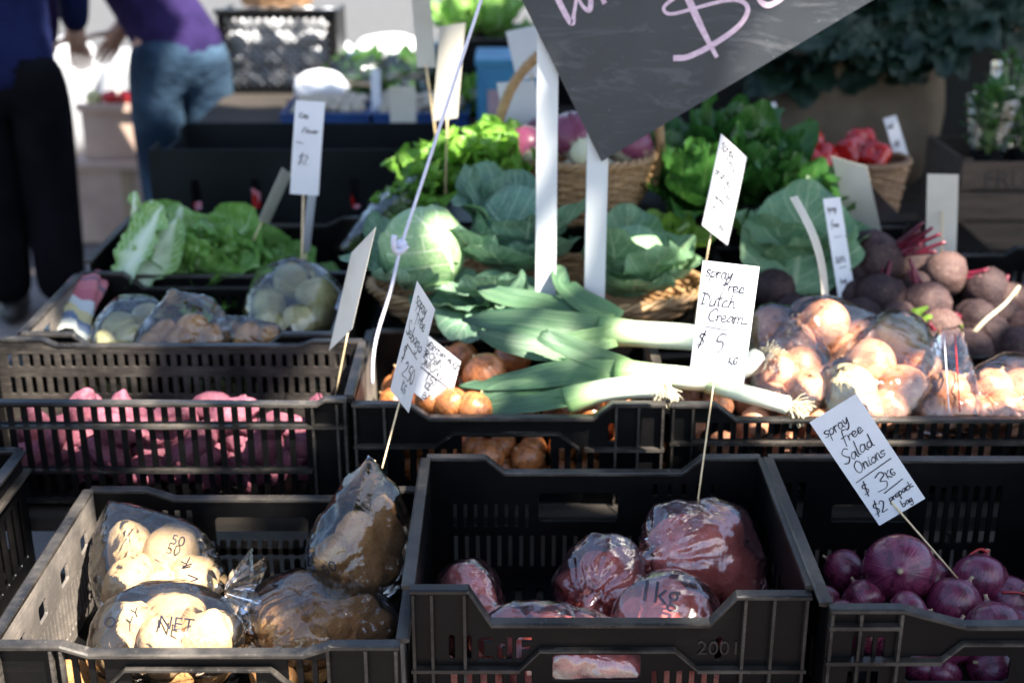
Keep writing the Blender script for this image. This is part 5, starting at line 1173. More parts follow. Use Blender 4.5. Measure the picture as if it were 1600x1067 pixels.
beet(1525, 500, 2.84, 34, (-.8, -.3, .2), 'beetroot whose cut top shows pink beside the crate side', 5, 'beet', 10, sl=.03)
beet(1565, 505, 2.88, 36, (.1, .6, .6), 'dusty beetroot by the far crate side', sd=11, stems=6, sl=.06)
beet(1470, 520, 2.80, 36, (-.6, -.6, .4), 'pale beetroot with green and red leaf stubs', 6, 'palebeet', 12, sl=.035)
beet(1515, 548, 2.76, 34, (.5, .4, .4), 'brown round beetroot above the zip lock bag', sd=13)
beet(1590, 548, 2.76, 36, (.1, .6, .6), 'beetroot at the picture edge above the smooth onion bag', sd=14)
beet(1495, 578, 2.745, 34, (.3, .6, .3), 'beetroot low against the onion crate', 0, 'palebeet', 15)
beet(1560, 578, 2.75, 34, (.3, .6, .3), 'dusty beetroot low at the front of its crate', sd=16)
beet(1345, 500, 2.84, 32, (.3, .6, .5), 'dark beetroot behind the tall cornered onion bag', sd=17)
beet(1240, 490, 2.84, 30, (.3, .6, .5), 'dark beetroot behind the onion bag by the leek roots', sd=18)
beet(1620, 480, 2.95, 40, (.3, .6, .5), 'beetroot at the picture edge in the top of the heap', sd=19, stems=8, sl=.07)
beet(1440, 545, 2.76, 34, (.2, .5, .6), 'dusty beetroot between the pale onion and the zip lock bag', sd=24)
beet(1610, 520, 2.82, 38, (.2, .5, .6), 'dusty beetroot cut by the picture edge above the smooth bag', sd=25)
beet(1545, 530, 2.80, 36, (-.3, .5, .6), 'rough beetroot in the middle of the heap behind the smooth bag', 0, 'beet', 26)
beet(1400, 530, 2.78, 30, (-.3, .5, .6), 'dark beetroot just behind the pale bagged onion', 0, 'beet', 27)
beet(1540, 455, 2.95, 36, (-.2, .6, .5), 'beetroot behind the bright stem fan', sd=20)
beet(1582, 478, 2.93, 36, (.2, .4, .7), 'rough beetroot above the curling root', 0, 'palebeet', 21)
beet(1420, 415, 3.06, 36, (.3, .7, .5), 'dark beetroot behind the long red stems', sd=22)
beet(1330, 440, 3.0, 38, (-.3, .6, .6), 'dusty beetroot just behind the narrow written card', sd=23)
for i in range(14):
    beet(800, 500, 2.9, 30, (random.uniform(-1, 1), .5, .5), 'beetroot down inside the beetroot crate', 0, 'beet', i, 'beetroots low in the crate').location = (.57 + .11 * (i % 7), 2.82 + .16 * (i // 7), .53)
e = thing('beet_leaf', 'torn bright green leaf stub lying on the beetroots', 'leaf', P(1435, 490, y=2.78))
for k, (a, b, w) in enumerate((((1412, 500), (1450, 482), .012), ((1430, 505), (1456, 495), .009), ((1470, 525), (1505, 512), .012))):
    put_quad_leaf(e, 'celery', P(*a, y=2.77), P(*b, y=2.77), w, (0, -.6, .8), k, nu=7, nv=9, bend=.4, cup=.6, ruf=.006)
tag(MB().tube(smooth_path([P(1500, 545, y=2.75), P(1535, 505, y=2.76), P(1570, 475, y=2.78), P(1592, 448, y=2.80), P(1585, 465, y=2.80)], 6), np.linspace(.006, .002, 25), 6).build('beet_root', M['root'], None, P(1500, 545, y=2.75)), 'long pale root curling up from the beetroots', 'root')

# ================================================================== CARDS, BOARD, STRING
card('white card written spray free Dutch Cream, standing over the pink potatoes', [(1098, 407), (1187, 417), (1167, 603), (1076, 592)], [2.15]*4, [(1117, 585), (1088, 800)], (2.155, 2.07),
     texts=[('spray', .07, .125, .245), ('free', .38, .225, .235, dict(rise=-.02)), ('Dutch', .06, .36, .25), ('Cream', .20, .485, .245), ('$', .06, .715, .28, dict(slant=.2)), ('5', .36, .735, .36), ('KG', .66, .83, .16, dict(slant=.2))], lines=[[(.18, .535), (.60, .55)]], pen=.00085)
card('tilted white card written spray free Salad Onions, on the red onions', [(1338, 615), (1437, 765), (1376, 822), (1265, 662)], [1.99, 2.01, 2.0, 1.98], None, None,
     texts=(), pen=.0009) if False else None
C8 = [(1265, 660), (1338, 615), (1437, 767), (1374, 821)]
card('tilted white card written Salad Onions, on the red onions', C8, [2.0]*4, [(1385, 775), (1502, 910)], (2.004, 1.96),
     texts=[('spray', .08, .175, .27, dict(rise=.06)), ('free', .30, .285, .25, dict(rise=.06)), ('Salad', .10, .43, .30, dict(rise=.04)), ('Onions', .20, .545, .25, dict(rise=.05)), ('$', .10, .735, .26), ('3', .33, .76, .42), ('KG', .62, .705, .17), ('$2', .05, .915, .26), ('prepack', .42, .875, .155, dict(rise=.06)), ('bag', .56, .965, .16)], lines=[[(.09, .60), (.88, .575)], [(.42, .79), (.85, .765)]], pen=.00085)
card('narrow turned white card written Sebago, over the peaked potato bag', [(652, 439), (680, 483), (636, 654), (610, 609)], [2.16, 2.23, 2.23, 2.16], [(625, 625), (594, 742)], (2.20, 2.10),
     texts=[('spray', .12, .16, .27), ('free', .28, .28, .27), ('Sebago', .04, .46, .27), ('$', .10, .69, .30), ('2.50', .28, .78, .31), ('KG', .40, .905, .2)], lines=[[(.22, .52), (.75, .535)]], pen=.00085)
card('white card lettered brown onions in capitals, half behind the Sebago card', [(642, 502), (720, 565), (697, 650), (619, 592)], [2.33, 2.37, 2.37, 2.33], None, None,
     texts=[('EVERYDAY PRICE', .30, .17, .095), ('BROWN', .30, .33, .13), ('ONIONS', .30, .49, .13), ('1.50', .48, .68, .13), ('KG', .50, .80, .10), ('BAG', .50, .97, .12)], lines=[[(.3, .54), (.90, .53)]], pen=.00085, name='price_card')
ib = None
card('white card with faint writing above the Dutch Cream card', [(1127, 209), (1167, 246), (1144, 385), (1097, 352)], [2.55, 2.62, 2.62, 2.55], [(1112, 360), (1083, 520)], (2.588, 2.60),
     texts=[('spray', .08, .14, .24), ('free', .30, .25, .24), ('orange', .04, .42, .22), ('kale', .42, .56, .22), ('$3.50', .20, .76, .26), ('ea', .55, .90, .18)], lines=[[(.2, .62), (.6, .63)]], pen=.0009)
card('blank backed white card turned away beside the sweet potato crate', [(549, 395), (587, 355), (559, 512), (514, 548)], [2.42, 2.36, 2.36, 2.42], [(545, 512), (524, 618)], (2.41, 2.40), mat='cream')
card('bent white card with faint writing standing over the choko bag', [(462, 157), (508, 160), (497, 309), (453, 303)], [2.98]*4, [(474, 300), (469, 528)], (2.985, 2.90),
     texts=[('Kea', .14, .18, .22), ('Flower', .30, .33, .2), ('$2', .2, .66, .34)], lines=[[(.1, .43), (.35, .44)]], pen=.0008, curl=.006, sr=.0026)
card('second narrow card hanging just behind the bent faint card', [(487, 250), (499, 256), (485, 416), (472, 392)], [3.02, 3.10, 3.10, 3.02], [(478, 395), (472, 520)], (3.06, 2.95), pen=.0009, sr=.0022)
card('olive grey card leaning out of the lettuces, seen from behind', [(441, 262), (456, 272), (419, 352), (404, 344)], [3.12, 3.20, 3.20, 3.12], [(412, 340), (396, 376)], (3.17, 3.16), mat='cream', sr=.0024)
card('curled cream card seen edge on above the bagged onions', [(1234, 309), (1246, 306), (1298, 470), (1285, 472)], [2.62, 2.70, 2.70, 2.62], [(1289, 462), (1313, 582)], (2.66, 2.56), mat='cream', curl=.016, sr=.0024)
card('narrow tall white card with small writing among the beetroots', [(1286, 311), (1313, 308), (1341, 470), (1312, 477)], [2.88, 2.92, 2.92, 2.88], [(1326, 470), (1330, 520)], (2.91, 2.88), texts=[('spray', .12, .12, .26), ('free', .2, .27, .26), ('$4 KG'.replace('4', '3'), .15, .60, .24), ('bag', .25, .80, .25)], lines=[[(.3, .36), (.7, .36)], [(.3, .65), (.7, .65)]], pen=.0009)
card('cream card turned away in front of the tall wicker basket', [(1299, 244), (1354, 260), (1370, 376), (1330, 376)], [3.20, 3.16, 3.16, 3.20], [(1346, 370), (1352, 420)], (3.19, 3.10), mat='cream')
card('white card seen from behind in front of the stencilled wooden crate', [(1449, 272), (1498, 273), (1497, 399), (1446, 397)], [3.12]*4, [(1472, 330), (1471, 440)], (3.11, 3.05), mat='cream', sr=.0026)
card('small written card on the tall wicker basket', [(1380, 186), (1400, 180), (1421, 243), (1400, 250)], [3.75]*4, [(1410, 240), (1414, 275)], (3.76, 3.76), texts=[('red', .1, .25, .3), ('$4'.replace('4', '3'), .2, .7, .4)], pen=.0015)
card('tiny white card among the dark leafy bunches', [(1196, 163), (1212, 160), (1219, 190), (1203, 193)], [3.8]*4, [(1210, 188), (1214, 240)], (3.8, 3.8))
card('tall beige card turned away above the frilled lettuces', [(687, 42), (727, 36), (722, 186), (676, 190)], [3.20]*4, [(699, 180), (696, 305)], (3.20, 3.20), mat='cream', sr=.0026)
card('grey card at the picture top, upper end cut off', [(638, -60), (668, -60), (676, 101), (652, 106)], [3.28]*4, [(665, 100), (684, 235)], (3.28, 3.30), mat='cream', sr=.0028)
card('small pale card standing behind the black box', [(608, 136), (649, 135), (648, 196), (610, 196)], [3.98]*4, [(629, 190), (629, 215)], (3.98, 3.98), mat='cream')
card('tilted white card behind the first white post', [(790, 50), (838, 40), (858, 120), (808, 128)], [3.46]*4, [(830, 115), (840, 230)], (3.46, 3.40), sr=.0026)
card('lower white card behind the handle of the turnip basket', [(776, 130), (836, 126), (840, 208), (790, 212)], [3.42]*4, [(815, 200), (820, 250)], (3.42, 3.38), sr=.0026)
card('white price strip standing among the mushrooms', [(579, 108), (594, 108), (593, 182), (581, 182)], [4.62]*4, None, None)
# ---- white posts and chalkboard
for px, lb in ((852, 'white square post nearer the string, holding the chalkboard'), (928, 'white square post under the chalkboard tip')):
    b = P(px, 480, y=2.72); e = thing('white_post', lb, 'post', (b[0], 2.72, .445), 'white posts')
    MB().box((b[0], 2.72, .445 + .50), (.043, .03, 1.0)).build('post', M['white_paint'], e, (b[0], 2.72, .445), False)
    MB().box((b[0], 2.72, 1.4465), (.047, .034, .003)).build('cap', M['white_paint'], e, (b[0], 2.72, 1.445), False)
T0 = P(940, 253, y=2.690); a1 = unit(P(815, 0, y=2.690) - T0); a2 = unit(P(1365, 0, y=2.690) - T0)
e = thing('chalkboard', 'tilted grey chalkboard with pink chalk lettering and a dollar sign', 'chalkboard', T0)
Nn = unit(np.cross(a2, a1)); Nn = Nn if Nn @ (EYE - T0) > 0 else -Nn
q = [T0, T0 + a2 * .80, T0 + a2 * .80 + a1 * .60, T0 + a1 * .60]
MB().add(q + [p - Nn * .009 for p in q], [(0, 1, 2, 3), (7, 6, 5, 4)]).build('face', M['chalkboard'], e, T0, False)
MB().add(q + [p - Nn * .009 for p in q], [(0, 4, 5, 1), (1, 5, 6, 2), (2, 6, 7, 3), (3, 7, 4, 0)]).build('edge', M['boardedge'], e, T0, False)
ib = MB(); B2 = np.linalg.inv(np.stack([np.array((1, 0, 0)), np.array((0, 0, 1))], 1)[[0, 2]])
for pts, w in (([(1100, -42), (1062, -28), (1066, -10)], .004), ([(1130, -60), (1080, -20), (1042, 6), (1038, 18), (1052, 22), (1090, 12), (1135, 1), (1160, 3), (1168, 18), (1152, 43), (1112, 71), (1075, 89), (1054, 91)], .0045), ([(1055, -50), (1076, 0), (1098, 48), (1119, 88)], .0055), ([(858, -35), (874, 4), (893, 37), (897, 20), (902, -10)], .0045), ([(898, -14), (909, 8), (920, 17), (923, 5), (921, -20)], .004), ([(936, -30), (940, -4), (944, 4)], .004), ([(1180, -40), (1184, -6), (1196, 8), (1212, 4), (1228, -10), (1240, -35)], .0045), ([(960, -35), (972, -12), (985, -40)], .004)):
    ribbon(ib, [(P(x, y, y=2.690) - T0)[[0, 2]] for x, y in pts], w, T0, np.array((1.0, 0, 0)), np.array((0, 0, 1.0)), Nn, .0012)
ib.build('chalk_lettering', M['chalk'], e, T0, False)
# ---- string
e = thing('string', 'white string tied with a loose knot, running up from the crate rim', 'string', P(583, 560, y=2.50))
path = [P(582, 600, y=2.46), P(583, 560, y=2.48), P(590, 520, y=2.50), P(610, 455, y=2.53), P(628, 382, y=2.56), P(665, 268, y=2.58), P(710, 128, y=2.60), P(752, 0, y=2.62), P(800, -150, y=2.62), P(850, -320, y=2.62)]
MB().tube(smooth_path(path, 5), .0048, 8, .7).build('cord', M['string'], e, path[0])
MB().tube(smooth_path([P(636, 384, y=2.55), P(629, 392, y=2.55), P(618, 392, y=2.545), P(615, 380, y=2.54), P(616, 368, y=2.54)], 5), .0055, 8).build('loose_end', M['string'], e, path[4])
V, F = ico(3); MB().add(path[4] + V * .011 * (1 + .3 * fbm(V * 3, 2, 2)[:, None]), F).build('knot', M['string'], e, path[4])

# ================================================================== BEHIND THE STALL
# tall wicker basket with red capsicums
bc = P(1345, 372, y=3.62); bc = np.array((bc[0], 3.70, .552))
basket('tall_basket', 'tall tapering wicker basket holding red capsicums', bc, .125, .10, [(.75, 0), (.9, .12), (1.05, .24)], 'wickerdark', 24, .0050)
crate('upturned_crate', 'black crate under the tall wicker basket', .60, 1.35, 3.45, 3.95, .45, .53, dict(holes=row(.03, .7, 26, .05, .15, .45)), dict(), dict(), group='crates of the third row')
MB().box((.975, 3.70, .5395), (.76, .5, .012)).build('crate_lid', M['plastic'], None, (.975, 3.7, .534), False)
tag(bpy.data.objects['crate_lid.002'], 'flat black lid under the tall wicker basket', 'lid')
for i, (px, py, y, r, lb) in enumerate([(1262, 222, 3.72, 26, 'red capsicum behind the leafy bunches, outside the tall basket'), (1330, 238, 3.70, 26, 'dark red capsicum in the tall basket, lying down'), (1368, 245, 3.66, 24, 'red capsicum at the front of the tall basket'), (1290, 250, 3.68, 24, 'red capsicum at the basket end beside the leafy greens'), (1345, 225, 3.78, 24, 'red capsicum at the back of the tall basket'), (1272, 262, 3.62, 26, 'red capsicum half under the leafy greens')]):
    put(kinds('pep', pep, 3)[i % 3], 'capsicum', P(px, py, y=y), r * M_PX(y, py), aim((.8 - .5 * i % 1.3, -.5, .4), i), lb, 'capsicum', 'capsicums by the tall basket')
for i in range(5):
    put(kinds('pep', pep, 3)[i % 3], 'capsicum', bc + np.array((-.06 + .03 * i, 0, .13)), .05, rr(), 'red capsicum deep in the tall basket', 'capsicum', 'capsicums deep in the tall basket')
V_RAD = lambda i: blob_mesh('radish', M['stemred'], 3, i + 60, 1.4, .1)
for i, (px, py) in enumerate([(1275, 300), (1300, 310), (1285, 290), (1315, 298)]):
    put(kinds('rad', V_RAD, 3)[i % 3], 'radish', P(px, py, y=3.45), .026, rr(), 'dark red radish between the leafy greens and tall basket', 'radish', 'radishes')
# stencilled wooden crate with herbs in sleeves
x0 = P(1498, 300, y=3.92)[0]; zt = P(1500, 250, y=3.92)[2]; zb = P(1500, 392, y=3.92)[2]
e = thing('wooden_crate', 'old wooden slat crate with dark stencilled letters', 'crate', (x0 + .3, 4.1, zb))
hgt = (zt - zb)
for k in range(3):
    MB().box((x0 + .30, 3.92, zb + hgt * (k + .5) / 3), (.60, .012, hgt / 3 - .012)).build('slat', M['woodcrate'], e, (x0 + .3, 3.92, zb + hgt * (k + .5) / 3), False)
    MB().box((x0 + .30, 4.27, zb + hgt * (k + .5) / 3), (.60, .012, hgt / 3 - .012)).build('slat', M['woodcrate'], e, (x0 + .3, 4.27, zb + hgt * (k + .5) / 3), False)
for sx in (0, .588): MB().box((x0 + .006 + sx, 4.095, zb + hgt / 2), (.012, .33, hgt)).build('end_board', M['woodcrate'], e, (x0 + sx, 4.1, zb), False)
for sx in (.02, .58): MB().box((x0 + sx, 3.937, zb + hgt / 2), (.03, .02, hgt)).build('corner_post', M['woodcrate'], e, (x0 + sx, 3.94, zb), False)
MB().box((x0 + .30, 4.095, zb + .006), (.57, .33, .010)).build('bottom', M['woodcrate'], e, (x0 + .3, 4.1, zb), False)
tm = text_mesh('FRUIT', .075, .0004); q = np.array((P(1578, 285, y=3.91)[0] + .02, 3.9125, P(1578, 283, y=3.91)[2]))
mesh_xf(tm, M_FRONT, q - parent_loc(e)); obj('stencilled_letters', tm, M['stencil'], e, parent_loc(e), False)
MB().box((x0 + .25, 4.12, (zb - .006) / 2), (.95, .50, zb - .008)).build('pallet_box', M['woodcrate'], None, (x0 + .25, 4.12, 0), False)
tag(bpy.data.objects['pallet_box'], 'dark wooden box under the stencilled crate', 'box')
def herb(label, c, h, r, sd, sleeve=True):
    c = np.array(c); e = thing('potted_herb', label, 'herb', c, 'potted herbs'); rg = random.Random(sd)
    MB().add(*(lambda V, F: (c + V, F))(np.array([(a * math.cos(t), a * math.sin(t), z) for z, a in ((0, .035), (.07, .045), (.07, .040), (.06, .038)) for t in np.linspace(0, 6.283, 15)[:-1]]), [(k*14+i, k*14+(i+1) % 14, (k+1)*14+(i+1) % 14, (k+1)*14+i) for k in range(3) for i in range(14)] + [tuple(range(14))[::-1], tuple(42+i for i in range(14))])).build('pot', M['blackboard_card'], e, c)
    b = MB(); st = MB()
    for k in range(55):
        a = rg.uniform(0, 6.283); rad = r * math.sqrt(rg.random()); z = .08 + (h - .08) * rg.random()
        p = c + np.array((math.cos(a) * rad, math.sin(a) * rad, z)); d = unit((math.cos(a), math.sin(a), rg.uniform(-.1, .9)))
        X, U = leaf(rg.uniform(.03, .06), rg.uniform(.012, .022), .6, .5, .004, k + sd, 5, 6); b.grid(X @ lmat(d, (0, 0, 1)).T + p, U)
        if k % 4 == 0: st.tube(np.array([c + (0, 0, .06), (c + (0, 0, .06) + p) / 2 + np.array((0, 0, .02)), p]), .002, 4)
    b.build('foliage', M['herb'], e, c); st.build('stem', M['stemgreen'], e, c)
    if sleeve:
        an = np.linspace(0, 6.283, 41); zz = np.linspace(0, h - .03, 10)
        rad = np.interp(zz, [0, h + .05], [.045, r + .035])[None] * (1 + .05 * np.sin(an * 9 + sd)[:, None] * (zz / h)[None])
        MB().grid(np.stack([c[0] + np.cos(an)[:, None] * rad, c[1] + np.sin(an)[:, None] * rad, c[2] + zz[None] + 0 * rad], -1)).build('sleeve', M['film'], e, c)
for i, (px, y, h, lb) in enumerate([(1535, 4.02, .27, 'herb pot in a clear sleeve, first on the wooden crate'), (1590, 4.05, .28, 'herb pot in a clear sleeve at the picture edge'), (1565, 4.18, .34, 'taller herb pot behind the two sleeved ones')]):
    q = P(px, 300, y=y); herb(lb, (q[0], y, zt - .07), h, .055, i * 7 + 3)
# sack, kale and the dark stall back
def sack(name, label, c, s, mat, sd, cat):
    V, F = ico(4); V = np.sign(V) * np.abs(V) ** .7
    V = V * np.array(s) * (1 + .10 * fbm(V * 2 + sd, sd, 3)[:, None]); V[:, 2] -= V[:, 2].min()
    return tag(MB().add(np.array(c) + V, F).build(name, M[mat], None, c), label, cat)
q = P(1345, 190, y=4.45)
sack('hessian_sack', 'big brown hessian sack slumped behind the capsicums', (q[0] + .0, 4.62, .45), (.30, .18, .33), 'sack', 3, 'sack')
table('display_table', 'back table under the sack and the dark kale', .45, 2.4, 4.30, 5.0, .44)
rk = random.Random(8)
for i, (px, py, y, lb) in enumerate([(1300, 60, 4.45, 'dark kale bunch hanging just past the chalkboard edge'), (1385, 75, 4.40, 'dark kale bunch drooping over the middle of the sack'), (1455, 60, 4.45, 'dark kale bunch drooping beside the herb sleeves'), (1350, 5, 4.60, 'dark kale bunch at the top behind the drooping ones'), (1440, -10, 4.6, 'dark kale bunch cut by the picture top'), (1240, 95, 4.55, 'dark kale bunch low behind the chalkboard'), (1530, 20, 4.65, 'dark kale bunch above the herb sleeves')]):
    c = P(px, py, y=y); e = thing('kale_bunch', lb, 'kale', c, 'dark kale bunches')
    for k in range(13):
        a = rk.uniform(0, 6.283); d = unit((math.cos(a), math.sin(a) - .7, rk.uniform(-1.0, .5)))
        X, U = leaf(rk.uniform(.15, .24), rk.uniform(.06, .10), -.5, .4, .03, i * 17 + k, 13, 15, .8, 6, crumple=.014, wav=.012)
        put_leaf(e, 'kale', X, U, d, (0, -.5, .9), c + np.array((0, 0, .02)))
e = thing('market_rack', 'dark wooden rack carrying the kale above the sack', 'rack', (1.35, 4.75, .44))
for z in (1.02, 1.42): MB().box((1.32, 4.76, z), (1.9, .34, .02)).build('shelf', M['woodcrate'], e, (1.32, 4.76, z), False)
for sx in (.42, 2.24):
    for sy in (4.62, 4.90): MB().box((sx, sy, .99), (.035, .035, 1.1)).build('upright', M['woodcrate'], e, (sx, sy, .44), False)
e = thing('canvas_screen', 'dark canvas screen closing the stall behind the kale', 'screen', (1.55, 5.15, 0))
X = np.stack([[(x, 5.12 + .03 * math.sin(x * 9), z) for z in np.linspace(.02, 2.1, 8)] for x in np.linspace(.42, 3.4, 60)])
MB().grid(X).build('canvas', M['backwall'], e, (1.5, 5.12, 0))
for sx in (.42, 1.9, 3.4): MB().tube(np.array([(sx, 5.17, 0), (sx, 5.17, 2.15)]), .018, 10).build('pole', M['shoe'], e, (sx, 5.17, 0))
# mushroom trays and the second stall
table('display_table', 'neighbouring stall table with mushrooms and bagged greens', -1.10, .42, 4.50, 6.0, .70)
def tray(label, x0, x1, y0, y1, z, h, mat):
    e = thing('plastic_tray', label, 'tray', ((x0+x1)/2, (y0+y1)/2, z), 'shallow plastic trays')
    for nm, c, s in (('front_wall', ((x0+x1)/2, y0, z+h/2), (x1-x0, .008, h)), ('back_wall', ((x0+x1)/2, y1, z+h/2), (x1-x0, .008, h)), ('side_wall', (x0, (y0+y1)/2, z+h/2), (.008, y1-y0-.009, h)), ('side_wall', (x1, (y0+y1)/2, z+h/2), (.008, y1-y0-.009, h)), ('bottom', ((x0+x1)/2, (y0+y1)/2, z+.004), (x1-x0-.01, y1-y0-.01, .006)), ('rim', ((x0+x1)/2, y0-.004, z+h), (x1-x0+.01, .016, .008))):
        MB().box(c, s).build(nm, M[mat], e, c, False)
xa, xb, xc = P(440, 190, y=4.54)[0], P(580, 190, y=4.54)[0], P(730, 190, y=4.54)[0]
tray('blue tray of mushrooms behind the bent faint card', xa, xb - .01, 4.54, 4.86, .702, .05, 'blue')
tray('blue tray of mushrooms behind the tall beige card', xb + .01, xc, 4.54, 4.86, .702, .05, 'blue')
MSH = lambda i: lathe_mesh('mushroom', M['mushroom'], [(0, -.7), (.32, -.7), (.28, -.1), (.75, -.12), (1.0, .05), (.98, .3), (.75, .65), (.35, .82), (0, .85)], 16, i, .1)
for i in range(34):
    left = i % 2 == 0; xl, xr = (xa + .05, xb - .05) if left else (xb + .05, xc - .05)
    k = i // 2
    put(kinds('msh', MSH, 3)[i % 3], 'mushroom', (xl + (xr - xl) * (k % 6) / 5, 4.60 + .085 * (k // 6), .745 + .02 * random.random()), random.uniform(.026, .036), (random.uniform(-.6, .6), random.uniform(-.6, .6), i), 'pale mushroom heaped in the blue tray ' + ('behind the bent faint card' if left else 'behind the tall beige card'), 'mushroom', 'mushrooms in the blue trays')
def plain_bag(label, c, s, sd, mat='film', leaves=None, group='bagged greens on the next stall'):
    c = np.array(c, float); e = thing('bagged_greens', label, 'bag', c, group); V, F = ico(4); V = V * np.array(s) * (1 + .22 * fbm(V * 2.2 + sd, sd, 3)[:, None]); V[:, 2] -= V[:, 2].min()
    MB().add(c + V, F).build('film', M[mat], e, c)
    if leaves:
        b = MB(); rg = random.Random(sd)
        for k in range(28):
            d = unit([rg.uniform(-1, 1) for _ in range(3)]); p = c + np.array((0, 0, s[2])) + d * np.array(s) * rg.uniform(.2, .75); X, U = leaf(.08, .03, .5, .5, .01, k, 7, 8); b.grid(X @ lmat(unit(d + .3), (.1, .2, 1)).T + p, U)
        b.build('greens', M[leaves], e, c)
for i, (px, py, y, s, mt, lv, lb) in enumerate([(500, 150, 4.98, (.10, .08, .06), 'whitebag', None, 'crumpled white bag beside the lattice crate'), (560, 120, 5.15, (.14, .10, .08), 'film', 'herb', 'clear bag of greens behind the white price strip'), (640, 130, 5.1, (.13, .10, .08), 'film', 'herb', 'clear bag of greens behind the grey card'), (610, 90, 5.5, (.16, .10, .09), 'whitebag', None, 'white bag of produce further back on the next stall'), (700, 120, 5.3, (.12, .10, .09), 'film', 'spinach', 'clear bag of dark greens behind the beige card'), (520, 110, 5.5, (.12, .10, .08), 'whitebag', None, 'white plastic bag behind the lattice crate corner'), (740, 150, 4.75, (.05, .05, .05), 'film', 'frill', 'small clear bag of greens beside the blue box')]):
    q = P(px, py, y=y); plain_bag(lb, (q[0], y, .702), s, i + 5, mt, lv)
# lattice crate, sunlit bread behind it
x0, x1 = P(345, 100, y=5.2)[0], P(526, 100, y=5.2)[0]; zt_ = P(400, 22, y=5.2)[2]; zb_ = .702
e = thing('lattice_crate', 'black lattice crate turned on its side on the next stall', 'crate', ((x0+x1)/2, 5.2, zb_))
Wd, Hd = x1 - x0, zt_ - zb_
hl = []; p = .030
for i in range(int(Wd / p) + 1):
    for j in range(int(Hd / p * 2) + 1):
        cx, cy = (i + (.5 if j % 2 else 0)) * p + .02, j * p / 2 + .02
        if .022 < cx < Wd - .022 and .022 < cy < Hd - .022: hl.append([(cx - p*.36, cy), (cx, cy - p*.36), (cx + p*.36, cy), (cx, cy + p*.36)])
me = plate_mesh([(0, 0), (Wd, 0), (Wd, Hd), (0, Hd)], hl, .006, .0005); mesh_xf(me, M_FRONT, np.array((x0, 5.2, zb_)) - parent_loc(e)); obj('lattice_panel', me, M['plastic'], e, parent_loc(e), False)
for c, s in (((x0, 5.35, zb_ + Hd/2), (.01, .28, Hd)), ((x1, 5.35, zb_ + Hd/2), (.01, .28, Hd))): MB().box(c, s).build('side_panel', M['plastic'], e, c, False)
MB().box(((x0+x1)/2, 5.2, zt_ + .008), (Wd + .02, .04, .016)).build('rim', M['plastic'], e, (x0, 5.2, zt_), False)
BUN = lambda i: blob_mesh('bread_roll', M['whitebag'], 3, i + 77, 1.2, .1, .8)
for i in range(24):
    put(kinds('bun', BUN, 3)[i % 3], 'white_parcel', (x0 + .05 + (Wd - .1) * (i % 6) / 5, 5.30 + .02 * (i % 2), .74 + .075 * (i // 6)), .045, rr(), 'white wrapped parcel stacked behind the lattice crate panel', 'parcel', 'white parcels in the lattice crate')
basket('bread_basket', 'brown basket on top of the lattice crate', ((x0+x1)/2 - .02, 5.36, zt_ + .02), .16, .10, [(.8, 0), (1, .12)], 'wickerdark', 18, .007)
# blue box and black crate behind the posts
q0, q1 = P(745, 100, y=4.35), P(835, 200, y=4.35)
e = thing('blue_box', 'blue printed cardboard box behind the frilled lettuces', 'box', ((q0[0]+q1[0])/2, 4.47, q1[2]))
w, h = q1[0] - q0[0] + .06, q0[2] - q1[2] + .06
MB().box(((q0[0]+q1[0])/2 + .03, 4.47, q1[2] - .06 + h/2), (w, .24, h)).build('carton', M['teal'], e, (q0[0], 4.47, q1[2]), False)
MB().box(((q0[0]+q1[0])/2 + .03, 4.47, q1[2] - .06 + h + .004), (w + .012, .252, .02)).build('lid', M['teal'], e, (q0[0], 4.47, q0[2]), False)
MB().box(((q0[0]+q1[0])/2 - .01, 4.3485, q1[2] - .03 + h*.35), (w*.4, .003, h*.45)).build('printed_panel', M['orange_spot'], e, (q0[0], 4.35, q1[2]), False)
MB().box(((q0[0]+q1[0])/2 + .03, 4.47, (q1[2] - .062) / 2), (w + .1, .28, q1[2] - .064)).build('box_stand', M['woodcrate'], None, (q0[0], 4.47, 0), False)
tag(bpy.data.objects['box_stand'], 'wooden stand under the blue printed box', 'stand')
crate('produce_crate', 'black crate of greens on the next stall behind the blue box', P(690, 100, y=4.95)[0], P(880, 100, y=4.95)[0] + .1, 4.95, 5.35, .702, P(750, 62, y=4.95)[2], dict(), dict(), dict(), group='crates on the next stall')
for i, (px, lb) in enumerate(((720, 'leafy greens heaped in the far black crate near the grey card'), (775, 'leafy greens heaped in the far black crate near the chalkboard'))):
    q = P(px, 50, y=5.1); head_of_leaves('leafy_bunch', lb, (q[0], 5.12, .93), 14, 'lettuce', .2, .07, 1, 90 + i, 'far leafy bunches', nu=9, nv=10, cat='greens')
# pale cartons by the shoppers
def carton(label, x0, x1, y0, y1, z0, z1, mat, lid):
    e = thing('carton', label, 'box', ((x0+x1)/2, (y0+y1)/2, z0), 'pale cartons')
    MB().box(((x0+x1)/2, (y0+y1)/2, (z0+z1)/2), (x1-x0, y1-y0, z1-z0)).build('body', M[mat], e, (x0, y0, z0), False)
    MB().box(((x0+x1)/2, y0 - .012, z1 + .001), (x1-x0+.02, .03, .03)).build('flap', M[lid], e, (x0, y0, z1), False)
    MB().box(((x0+x1)/2, y0 - .0025, (z0+z1)/2), (.05, .003, z1-z0-.01)).build('tape', M['box_inside'], e, (x0, y0, z0), False)
q = P(125, 168, y=5.6)
carton('upper pale sunlit carton between the two shoppers', q[0], P(215, 168, y=5.6)[0] + .25, 5.6, 6.0, .35, q[2], 'peach_box', 'peach_box')
carton('lower pale carton standing on the pavement between the shoppers', q[0] - .05, P(215, 168, y=5.6)[0] + .2, 5.5, 6.05, .01, .345, 'peach_box', 'peach_box')
